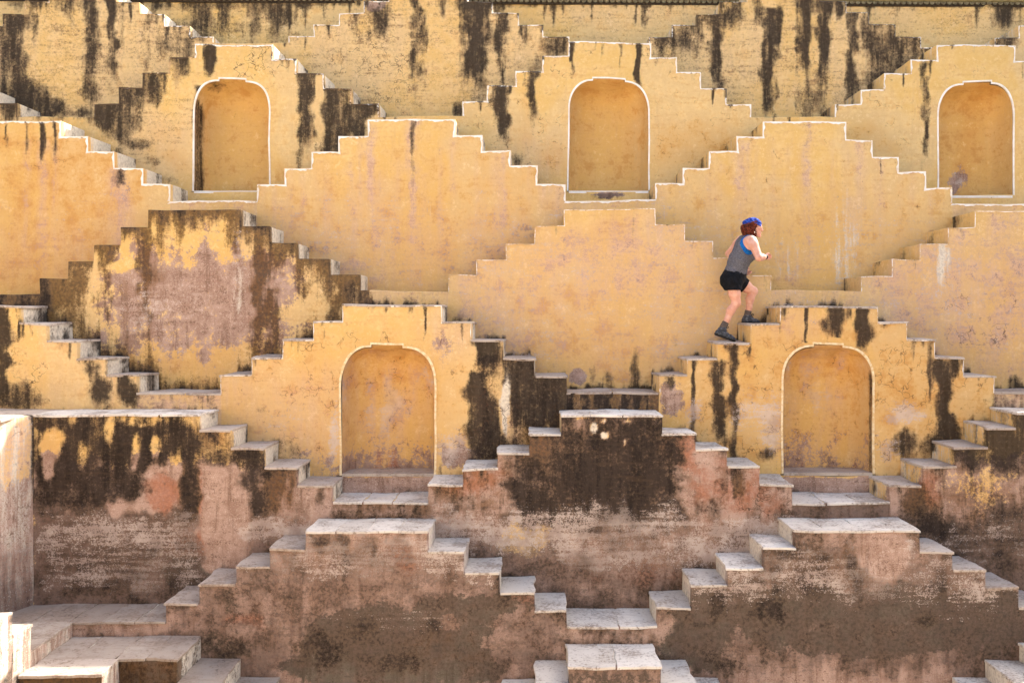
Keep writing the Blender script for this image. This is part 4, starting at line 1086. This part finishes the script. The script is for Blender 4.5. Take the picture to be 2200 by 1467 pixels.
# ------------------------------------------------------------------ the rest of the well, out of the picture: floor, far sides, ground
M_GROUND = simple_material('dry_earth', (176, 156, 128), (150, 132, 106), 1.5)
M_PLAIN = simple_material('ochre_plaster_far_side', (206, 192, 168), (190, 174, 150), 2.5)
def plain(name, boxes, mat, kind='structure'):
    bm = bmesh.new()
    for (x0, x1, y0, y1, z0, z1) in boxes:
        vs_ = [bm.verts.new(p) for p in ((x0, y0, z0), (x1, y0, z0), (x1, y1, z0), (x0, y1, z0), (x0, y0, z1), (x1, y0, z1), (x1, y1, z1), (x0, y1, z1))]
        for f in ((0, 1, 5, 4), (1, 2, 6, 5), (2, 3, 7, 6), (3, 0, 4, 7), (4, 5, 6, 7), (3, 2, 1, 0)): bm.faces.new([vs_[i] for i in f])
    me = bpy.data.meshes.new(name); bm.to_mesh(me); bm.free()
    return tag(link(name, me, None, [mat]), kind=kind)
plain('well_floor', [(-9, 12, 1.5, 10.9, -5.6, -5.3)], M_FLAG)
tb = []
for i in range(5): tb.append((-9, 12, .35 - 6, 3.0 - i * .66 if i else 3.0, -5.4 + 0, -4.6 + i * .75))
plain('opposite_terrace', tb + [(-30, 30, -1.2 - (i + 1) * .7 - 2, -1.2 - i * .7, -1.6, -.4 + i * 1.2) for i in range(5)], M_PLAIN)
plain('far_side', [(11.5 + i * .7, 20, -3, 15.2, -5.4, -3.4 + i * 1.25) for i in range(7)], M_PLAIN)
plain('near_side', [(-20, -8.2 - i * .7, -3, 11.0, -5.4, -1.0 + i * 1.25) for i in range(5)], M_PLAIN)
gz = 5.0
me = bpy.data.meshes.new('ground')
B = 1500
me.from_pydata([(-B, -B, gz), (B, -B, gz), (B, B, gz), (-B, B, gz), (-19, -6, gz), (19, -6, gz), (19, Y0 + .5, gz), (-19, Y0 + .5, gz)], [],
               [(0, 1, 5, 4), (1, 2, 6, 5), (2, 3, 7, 6), (3, 0, 4, 7)])
tag(link('ground', me, None, [M_GROUND]), kind='structure')
# ------------------------------------------------------------------ the climbing person
PY = 12.40
def Pt(px, py, dy=0.0):
    Y = PY + dy
    return np.array((wx(px, Y), Y, wz(py, Y)))

class Field:
    """implicit surface on a grid: blended tapered limbs, meshed with surface nets"""
    def __init__(self, lo, hi, h):
        self.lo = np.array(lo); self.h = h
        self.n = np.ceil((np.array(hi) - self.lo) / h).astype(int) + 1
        self.ax = [self.lo[i] + h * np.arange(self.n[i]) for i in range(3)]
        self.f = np.full(self.n, 1.0, np.float32)
    def sub(self, lo, hi):
        sl = []
        for i in range(3):
            a = int(max(0, math.floor((lo[i] - self.lo[i]) / self.h))); b_ = int(min(self.n[i], math.ceil((hi[i] - self.lo[i]) / self.h) + 1))
            if b_ <= a: return None, None
            sl.append(slice(a, b_))
        g = np.meshgrid(*[self.ax[i][sl[i]] for i in range(3)], indexing='ij')
        return tuple(sl), g
    def cone(self, a, b_, ra, rb, k=.025, off=0.0):
        ra += off; rb += off; m = max(ra, rb) + max(k, .02) * 2
        lo = np.minimum(a, b_) - m; hi = np.maximum(a, b_) + m
        sl, g = self.sub(lo, hi)
        if sl is None: return self
        ab = b_ - a; L2 = float(ab @ ab) + 1e-12
        t = np.clip(((g[0] - a[0]) * ab[0] + (g[1] - a[1]) * ab[1] + (g[2] - a[2]) * ab[2]) / L2, 0, 1)
        d = np.sqrt((g[0] - a[0] - ab[0] * t) ** 2 + (g[1] - a[1] - ab[1] * t) ** 2 + (g[2] - a[2] - ab[2] * t) ** 2) - (ra + (rb - ra) * t)
        self._min(sl, d, k); return self
    def ell(self, c, r, k=.025, off=0.0, rot=0.0):
        r = np.array(r) + off; m = max(r) + max(k, .02) * 2
        sl, g = self.sub(c - m, c + m)
        if sl is None: return self
        x, z = g[0] - c[0], g[2] - c[2]
        cs, sn = math.cos(rot), math.sin(rot)
        x, z = x * cs + z * sn, -x * sn + z * cs
        q = np.sqrt((x / r[0]) ** 2 + ((g[1] - c[1]) / r[1]) ** 2 + (z / r[2]) ** 2)
        self._min(sl, (q - 1) * min(r), k); return self
    def _min(self, sl, d, k):
        o = self.f[sl]
        if k > 0:
            hh = np.clip(.5 + .5 * (o - d) / k, 0, 1)
            self.f[sl] = o * (1 - hh) + d * hh - k * hh * (1 - hh)
        else: self.f[sl] = np.minimum(o, d)
    def cut(self, fn):
        g = np.meshgrid(*self.ax, indexing='ij', sparse=True)
        self.f = np.maximum(self.f, fn(g[0], g[1], g[2])).astype(np.float32); return self
    def add(self, fn):
        g = np.meshgrid(*self.ax, indexing='ij', sparse=True)
        self.f = (self.f + fn(g[0], g[1], g[2])).astype(np.float32); return self
    def mesh(self, name, mat, parent=None, origin=None):
        f = self.f; ins = f < 0
        nx, ny, nz = f.shape
        c = np.zeros((nx - 1, ny - 1, nz - 1), int)
        for i in (0, 1):
            for j in (0, 1):
                for q in (0, 1): c += ins[i:nx - 1 + i, j:ny - 1 + j, q:nz - 1 + q]
        act = (c > 0) & (c < 8)
        idx = np.full(act.shape, -1); idx[act] = np.arange(act.sum())
        I, J, Q = np.nonzero(act)
        acc = np.zeros((len(I), 3)); cnt = np.zeros(len(I))
        corners = [(0, 0, 0), (1, 0, 0), (0, 1, 0), (1, 1, 0), (0, 0, 1), (1, 0, 1), (0, 1, 1), (1, 1, 1)]
        for a in range(8):
            for b_ in range(a + 1, 8):
                A, B = corners[a], corners[b_]
                if sum(abs(A[t] - B[t]) for t in range(3)) != 1: continue
                fa = f[I + A[0], J + A[1], Q + A[2]].astype(float); fb = f[I + B[0], J + B[1], Q + B[2]].astype(float)
                x = (fa < 0) != (fb < 0)
                t = np.where(x, fa / np.where(x, fa - fb, 1), 0)
                for d in range(3): acc[:, d] += np.where(x, A[d] + (B[d] - A[d]) * t, 0)
                cnt += x
        V = self.lo + self.h * (np.stack([I, J, Q], 1) + acc / cnt[:, None])
        F = []
        for d in range(3):
            e1, e2 = [(1, 2), (2, 0), (0, 1)][d]
            sl0 = [slice(None)] * 3; sl1 = [slice(None)] * 3
            sl0[d] = slice(0, -1); sl1[d] = slice(1, None)
            x = ins[tuple(sl0)] != ins[tuple(sl1)]
            P_ = np.stack(np.nonzero(x), 1)
            P_ = P_[(P_[:, e1] > 0) & (P_[:, e2] > 0) & (P_[:, e1] < f.shape[e1] - 1) & (P_[:, e2] < f.shape[e2] - 1)]
            def cell(s1, s2):
                q = P_.copy(); q[:, e1] -= s1; q[:, e2] -= s2; return idx[q[:, 0], q[:, 1], q[:, 2]]
            quad = np.stack([cell(1, 1), cell(0, 1), cell(0, 0), cell(1, 0)], 1)
            fl = ins[P_[:, 0], P_[:, 1], P_[:, 2]]
            quad[~fl] = quad[~fl][:, ::-1]
            F.append(quad)
        F = np.concatenate(F); F = F[(F >= 0).all(1)]
        me = bpy.data.meshes.new(name)
        if origin is not None: V = V - origin
        me.from_pydata(V.tolist(), [], F.tolist()); me.shade_smooth()
        return link(name, me, parent, [mat])

def fabric(name, c1, c2, stretch, lo=.42, hi=.58, rough=.9, bump=.3):
    return simple_material(name, c1, c2, 1, rough, bump, stretch, lo, hi)
M_SKIN = simple_material('skin', (224, 172, 148), (212, 152, 126), 14, .55, .08, spec=.4)
M_TANK = fabric('heather_grey_jersey', (84, 82, 86), (112, 110, 114), (44, 44, 210))
M_BRA = fabric('blue_sports_bra', (24, 104, 176), (20, 90, 158), (60, 60, 60))
M_SHORT = fabric('black_shorts_cloth', (24, 25, 30), (14, 15, 18), (30, 30, 18))
M_HAIR = fabric('auburn_hair', (132, 60, 34), (50, 22, 16), (60, 60, 22), .34, .66, .5, .8)
M_SCARF = fabric('blue_headscarf_cloth', (20, 44, 128), (66, 98, 184), (22, 22, 60), .42, .66)
M_BOOT = fabric('dark_boot_leather', (58, 60, 66), (108, 112, 118), (30, 30, 46), .48, .66, .6)
M_SOLE = simple_material('black_rubber_sole', (34, 34, 36), (52, 50, 48), 40, .8)
M_SOCK = fabric('brown_wool_sock', (104, 92, 84), (82, 72, 66), (30, 30, 160))
M_BAND = simple_material('black_wrist_strap', (22, 22, 30), (34, 34, 44), 60, .6)
M_LACE = simple_material('boot_lace', (60, 56, 52), (40, 38, 36), 60, .8)

def torso(F, off=0.0, arms=True):
    F.cone(Pt(1572, 601, -.07), Pt(1578, 600, .08), .125, .12, .03, off)
    F.ell(Pt(1567, 603, -.055), (.105, .10, .115), .03, off)
    F.ell(Pt(1570, 603, .07), (.10, .10, .11), .03, off)
    F.cone(Pt(1577, 594, -.03), Pt(1588, 560, -.035), .128, .118, .03, off)
    F.cone(Pt(1579, 594, .05), Pt(1590, 558, .05), .12, .112, .03, off)
    F.cone(Pt(1588, 560, -.04), Pt(1600, 530, -.05), .122, .105, .03, off)
    F.cone(Pt(1590, 558, .05), Pt(1597, 528, .06), .115, .10, .03, off)
    F.ell(Pt(1609, 547, -.04), (.085, .07, .08), .04, off)
    F.ell(Pt(1611, 547, .06), (.085, .07, .08), .04, off)
    F.cone(Pt(1598, 518, .10), Pt(1611, 518, -.10), .066, .072, .04, off)
    return F
B0, B1 = Pt(1528, 745, -.3), Pt(1668, 455, .36)
body = Field((B0[0], PY - .38, B0[2] - .02), (B1[0], PY + .38, B1[2]), .0075)
torso(body)
# neck and head, turned to the right and looking up the stairs
body.cone(Pt(1606, 511, 0), Pt(1613, 498, 0), .062, .054, .03)
body.ell(Pt(1616, 484, 0), (.098, .076, .092), .02)
body.cone(Pt(1621, 493, 0), Pt(1628, 503, 0), .064, .036, .02)
body.ell(Pt(1629, 489, 0), (.050, .052, .055), .015)
body.cone(Pt(1634.5, 489, 0), Pt(1637.5, 495, 0), .010, .014, .008)       # nose
body.cone(Pt(1634.3, 500, -.012), Pt(1634.3, 500, .012), .011, .011, .006)   # lips
body.ell(Pt(1631, 507, 0), (.026, .026, .022), .012)                      # chin
body.cone(Pt(1632.5, 485.5, -.03), Pt(1632.5, 485.5, .03), .012, .012, .01)   # brow
body.ell(Pt(1617, 491, -.078), (.020, .010, .030), .006)                  # ear
# near arm, bent, fist forward
ER, WR = Pt(1630.5, 553.5, -.25), Pt(1645.5, 552, -.16)
body.cone(Pt(1615, 519, -.135), Pt(1618.5, 527, -.17), .070, .064, .03)
body.cone(Pt(1618.5, 525, -.17), ER, .062, .045, .02)
body.cone(ER, ER + (WR - ER) * .4, .046, .045, .015)
body.cone(ER + (WR - ER) * .4, WR, .045, .027, .015)
def hand(F, W, D, U, curl):
    """palm and five bent fingers; D = forearm direction, U = up across the knuckles"""
    D = D / np.linalg.norm(D); U = U - D * (U @ D); U /= np.linalg.norm(U); N_ = np.cross(D, U)
    pc = W + D * .045
    for s_ in (-.026, -.009, .009, .025): F.cone(W + D * .012 + U * s_ * .5, W + D * .078 + U * s_, .016, .013, .008)
    for s_, L in ((.028, .030), (.010, .034), (-.009, .031), (-.027, .024)):
        a = W + D * .078 + U * s_; d = D * math.cos(.6 * curl) + N_ * math.sin(.6 * curl)
        b_ = a + d * L; F.cone(a, b_, .0115, .0105, .003)
        d = D * math.cos(1.6 * curl) + N_ * math.sin(1.6 * curl); c_ = b_ + d * L * .8; F.cone(b_, c_, .0105, .010, .003)
        d = D * math.cos(2.5 * curl) + N_ * math.sin(2.5 * curl); F.cone(c_, c_ + d * L * .6, .010, .009, .003)
    a = W + D * .025 + U * .026; b_ = a + (D * .6 + U * .5 + N_ * .5) * .032
    F.cone(a, b_, .014, .012, .006); F.cone(b_, b_ + (D * .75 + N_ * .6) * .028, .012, .010, .003)
hand(body, WR, np.array((.32, .92, .05)), np.array((.1, .1, 1.0)), 1.0)
# far arm, elbow back, hand in front of the waist
EL, WL = Pt(1566, 545, .27), Pt(1596, 577, .24)
body.cone(Pt(1592, 517, .14), Pt(1585, 524, .19), .066, .060, .03)
body.cone(Pt(1585, 524, .19), EL, .058, .044, .02)
body.cone(EL, EL + (WL - EL) * .4, .045, .044, .015)
body.cone(EL + (WL - EL) * .4, WL, .044, .027, .015)
hand(body, WL, Pt(1606, 585, .22) - WL, np.array((1.0, 0, .6)), .7)
# legs
KR, AR = Pt(1581.5, 651, -.10), Pt(1555.5, 699, -.10)
KL, AL = Pt(1618, 626, .10), Pt(1606, 675, .10)
HR, HL = Pt(1574, 606, -.085), Pt(1584, 604, .09)
for H, K_, A_, fwd in ((HR, KR, AR, 1), (HL, KL, AL, 1)):
    body.cone(H, H + (K_ - H) * .55, .096, .074, .03)
    body.cone(H + (K_ - H) * .55, K_, .074, .052, .02)
    body.ell(K_ + np.array((.014, 0, .004)), (.046, .045, .055), .02)
    C_ = K_ + (A_ - K_) * .33 + np.array((-.016, 0, .0))
    body.cone(K_, C_, .050, .053, .02)
    body.cone(C_, K_ + (A_ - K_) * .72, .053, .036, .02)
    body.cone(K_ + (A_ - K_) * .72, A_, .038, .035, .02)
FR = [(Pt(1552, 706.9, -.10), .046), (Pt(1543.5, 715.4, -.10), .042), (Pt(1557, 719.4, -.10), .044), (Pt(1569, 725.9, -.105), .040), (Pt(1575.5, 728.9, -.11), .031)]
FL = [(Pt(1606, 680, .10), .047), (Pt(1601.5, 688, .10), .045), (Pt(1612, 688, .10), .043), (Pt(1621, 690.5, .095), .036), (Pt(1628, 691.5, .09), .028)]
for A_, Ft in ((AR, FR), (AL, FL)):
    body.cone(A_, Ft[0][0], .034, .036, .02); body.cone(Ft[0][0], Ft[2][0], .036, .030, .02); body.cone(Ft[2][0], Ft[4][0], .03, .02, .02)
org = Pt(1585, 735, 0)
person = body.mesh('person', M_SKIN, None, org)
person.location = org
tag(person, 'person in grey tank top, black shorts and blue headscarf climbing the steps to the right', 'person')
def child(F, name, mat): return F.mesh(name, mat, person, org)
T0 = Pt(1540, 640, 0); T1 = Pt(1635, 498, 0)
def tf(h=.0075): return Field((T0[0], PY - .30, T0[2]), (T1[0], PY + .30, T1[2]), h)
def plane_px(x0, y0, x1, y1):
    """signed distance to the line through two photograph points, positive below it (swept along the depth)"""
    a, b_ = Pt(x0, y0), Pt(x1, y1); d = b_ - a; n = np.array((d[2], -d[0])); n = n / np.linalg.norm(n)
    return lambda X, Y, Z: (X - a[0]) * n[0] + (Z - a[2]) * n[1]
def hole(c, r_):
    return lambda X, Y, Z: r_ - np.sqrt((X - c[0]) ** 2 * 1.0 + (Y - c[1]) ** 2 + (Z - c[2]) ** 2)
def capsule_hole(a, b_, r_):
    ab = b_ - a
    def fn(X, Y, Z):
        t = np.clip(((X - a[0]) * ab[0] + (Y - a[1]) * ab[1] + (Z - a[2]) * ab[2]) / (ab @ ab), 0, 1)
        return r_ - np.sqrt((X - a[0] - ab[0] * t) ** 2 + (Y - a[1] - ab[1] * t) ** 2 + (Z - a[2] - ab[2] * t) ** 2)
    return fn
below = plane_px(1545, 580.5, 1600, 592)
tank = torso(tf(), .013)
tank.add(lambda X, Y, Z: .0035 * np.sin(Z * 62 + X * 30 + 5 * np.sin(Y * 9)) * np.sin(Y * 17 + X * 8))
tank.cut(lambda X, Y, Z: below(X, Y, Z))
tank.cut(capsule_hole(Pt(1612, 520, -.17), Pt(1618, 530, -.22), .128)); tank.cut(hole(Pt(1586, 517, .22), .135))
tank.cut(hole(Pt(1616, 500, 0), .075))
child(tank, 'tank_top', M_TANK)
bra = torso(tf(), .007)
bra.cut(capsule_hole(Pt(1613, 517, -.15), Pt(1619, 526, -.22), .098)); bra.cut(hole(Pt(1584, 513, .22), .115)); bra.cut(hole(Pt(1614, 500, 0), .085))
bra.cut(plane_px(1545, 562, 1640, 562))
child(bra, 'sports_bra', M_BRA)
sh = tf()
torso(sh, .012)
sh.cone(HR, HR + (KR - HR) * .55,   .108, .090, .03, .006); sh.cone(HL, HL + (KL - HL) * .62, .106, .083, .03, .006)
sh.add(lambda X, Y, Z: .003 * np.sin(Z * 75 + 4 * np.sin(X * 22)) * np.sin(X * 33 + Y * 20))
hemL = HL + (KL - HL) * .50; nL = (KL - HL) / np.linalg.norm(KL - HL)
zR = Pt(0, 623.5, -.1)[2]
top = plane_px(1545, 578, 1600, 588)
sh.cut(lambda X, Y, Z: -top(X, Y, Z))
sh.cut(lambda X, Y, Z: np.where(Y < PY + .005, zR + (X - HR[0]) * .02 - Z, (X - hemL[0]) * nL[0] + (Y - hemL[1]) * nL[1] + (Z - hemL[2]) * nL[2]))
child(sh, 'shorts', M_SHORT)
H0, H1 = Pt(1590, 515, 0), Pt(1645, 462, 0)
def hf(h=.0055): return Field((H0[0], PY - .14, H0[2]), (H1[0], PY + .14, H1[2]), h)
hair = hf()
for (x, y, dy, r_) in ((1607, 484, 0, .082), (1605, 492, -.02, .072), (1603, 494, .03, .06), (1606, 501, -.02, .058), (1612, 500, -.055, .045), (1617, 492, -.068, .038), (1619, 501, -.066, .034), (1621, 485, -.062, .034), (1603, 502, .02, .045), (1600, 489, 0, .05), (1616, 480, -.03, .075), (1617, 498, .06, .034), (1622, 505, -.05, .02)):
    hair.ell(Pt(x, y, dy), (r_ * .94, r_ * .94, r_), .02)
hair.add(lambda X, Y, Z: .010 * np.sin(X * 150 + 9 * np.sin(Z * 60)) * np.sin(Y * 140 + 5 * np.sin(Z * 75 + X * 40)) + .004 * np.sin(X * 260 + Z * 90))
hair.cut(lambda X, Y, Z: X - wx(1626.5, PY) + (Z - wz(492, PY)) * .15)
hair.cut(lambda X, Y, Z: .012 - plane_px(1592, 485, 1624, 476)(X, Y, Z) - .02)
child(hair, 'hair', M_HAIR)
scarf = hf()
scarf.ell(Pt(1616.5, 483, 0), (.114, .094, .092), .0); scarf.ell(Pt(1603, 478.5, 0), (.045, .05, .03), .02); scarf.ell(Pt(1600, 480, -.02), (.022, .02, .016), .01)
scarf.add(lambda X, Y, Z: .0035 * np.sin((X * .8 + Z) * 130 + 3 * np.sin(Y * 40)))
e1, e2 = plane_px(1592, 486.5, 1624, 477.5), plane_px(1618, 481, 1640, 491)
scarf.cut(lambda X, Y, Z: np.minimum(np.maximum(e1(X, Y, Z), -9), np.maximum(e2(X, Y, Z), wx(1617.5, PY) - X)))
child(scarf, 'headscarf', M_SCARF)
for Ft, A_, K_ in ((FR, AR, KR), (FL, AL, KL)):
    c = Ft[2][0]
    bf = Field(c - np.array((.19, .09, .12)), c + np.array((.21, .09, .20)), .0055)
    for i in range(len(Ft) - 1): bf.cone(Ft[i][0], Ft[i + 1][0], Ft[i][1], Ft[i + 1][1], .018)
    bf.cone(A_ + (Ft[0][0] - A_) * .35, Ft[0][0], .046, .048, .018)
    a, b_ = Ft[1][0].copy(), Ft[4][0].copy(); a[2] -= Ft[1][1] - .006; b_[2] -= Ft[4][1] - .006
    d = b_ - a; d = d / np.linalg.norm(d); n = np.array((-d[2], 0, d[0]))
    lowp = lambda X, Y, Z: -((X - a[0]) * n[0] + (Z - a[2]) * n[2])
    tp = A_ + (Ft[0][0] - A_) * .55
    bf.add(lambda X, Y, Z: .0022 * np.sin(X * 120 + Z * 60) * np.sin(Z * 150))
    upf = bf.f.copy()
    bf.cut(lambda X, Y, Z: np.maximum(lowp(X, Y, Z), Z - tp[2] - .004))
    boot = child(bf, 'boot', M_BOOT)
    bf.f = upf - .007
    bf.cut(lambda X, Y, Z: np.maximum(-lowp(X, Y, Z) - .020, lowp(X, Y, Z) - .006))
    child(bf, 'boot_sole', M_SOLE).parent = boot
    sf = Field(A_ - np.array((.08, .08, .09)), A_ + np.array((.08, .08, .09)), .005)
    u = (K_ - A_) / np.linalg.norm(K_ - A_)
    sf.cone(A_ - u * .03, A_ + u * .045, .044, .043, .01)
    sf.add(lambda X, Y, Z: .002 * np.sin(Z * 260))
    sf.cut(lambda X, Y, Z: (X - A_[0]) * u[0] + (Y - A_[1]) * u[1] + (Z - A_[2]) * u[2] - .048)
    child(sf, 'sock', M_SOCK)
    # laces: crossings down the tongue and a loose bow
    lv = bpy.data.curves.new('boot_lace', 'CURVE'); lv.dimensions = '3D'; lv.bevel_depth = .0032; lv.bevel_resolution = 1
    t0 = Ft[0][0] + np.array((.036, 0, .012)); t1 = Ft[2][0] + np.array((.028, 0, .040))
    pts = []
    for i in range(7):
        t = i / 6; q = t0 * (1 - t) + t1 * t; pts.append(q + np.array((.004, .024 * (1 if i % 2 else -1), .004)))
    loops = [pts]
    for sgn in (-1, 1):
        lp = [t0 + np.array((.006 + .030 * math.sin(w_) , sgn * .03 * abs(math.sin(w_ * .5)) - .01, .012 * math.sin(2 * w_) + .012)) for w_ in np.linspace(0, math.pi, 9)]
        loops.append(lp)
    lp = pts[::-1] + loops[1] + loops[2]
    sp = lv.splines.new('POLY'); sp.points.add(len(lp) - 1)
    for i, q in enumerate(lp): sp.points[i].co = tuple(q - org) + (1,)
    lv.materials.append(M_LACE)
    tmp = bpy.data.objects.new('boot_lace', lv); lme = bpy.data.meshes.new_from_object(tmp); bpy.data.objects.remove(tmp)
    link('boot_lace', lme, boot)
wf = Field(WR - .07, WR + .07, .004)
u = (WR - ER) / np.linalg.norm(WR - ER)
wf.cone(WR - u * .03, WR + u * .01, .034, .032, .0)
wf.cut(lambda X, Y, Z: np.abs((X - WR[0]) * u[0] + (Y - WR[1]) * u[1] + (Z - WR[2]) * u[2] + .008) - .016)
child(wf, 'wrist_strap', M_BAND)
ef = Field(Pt(1621, 500, -.085) - .02, Pt(1621, 500, -.085) + .02, .003); ef.ell(Pt(1621.5, 499, -.098), (.006, .006, .012), 0)
child(ef, 'earring', M_WHITE)
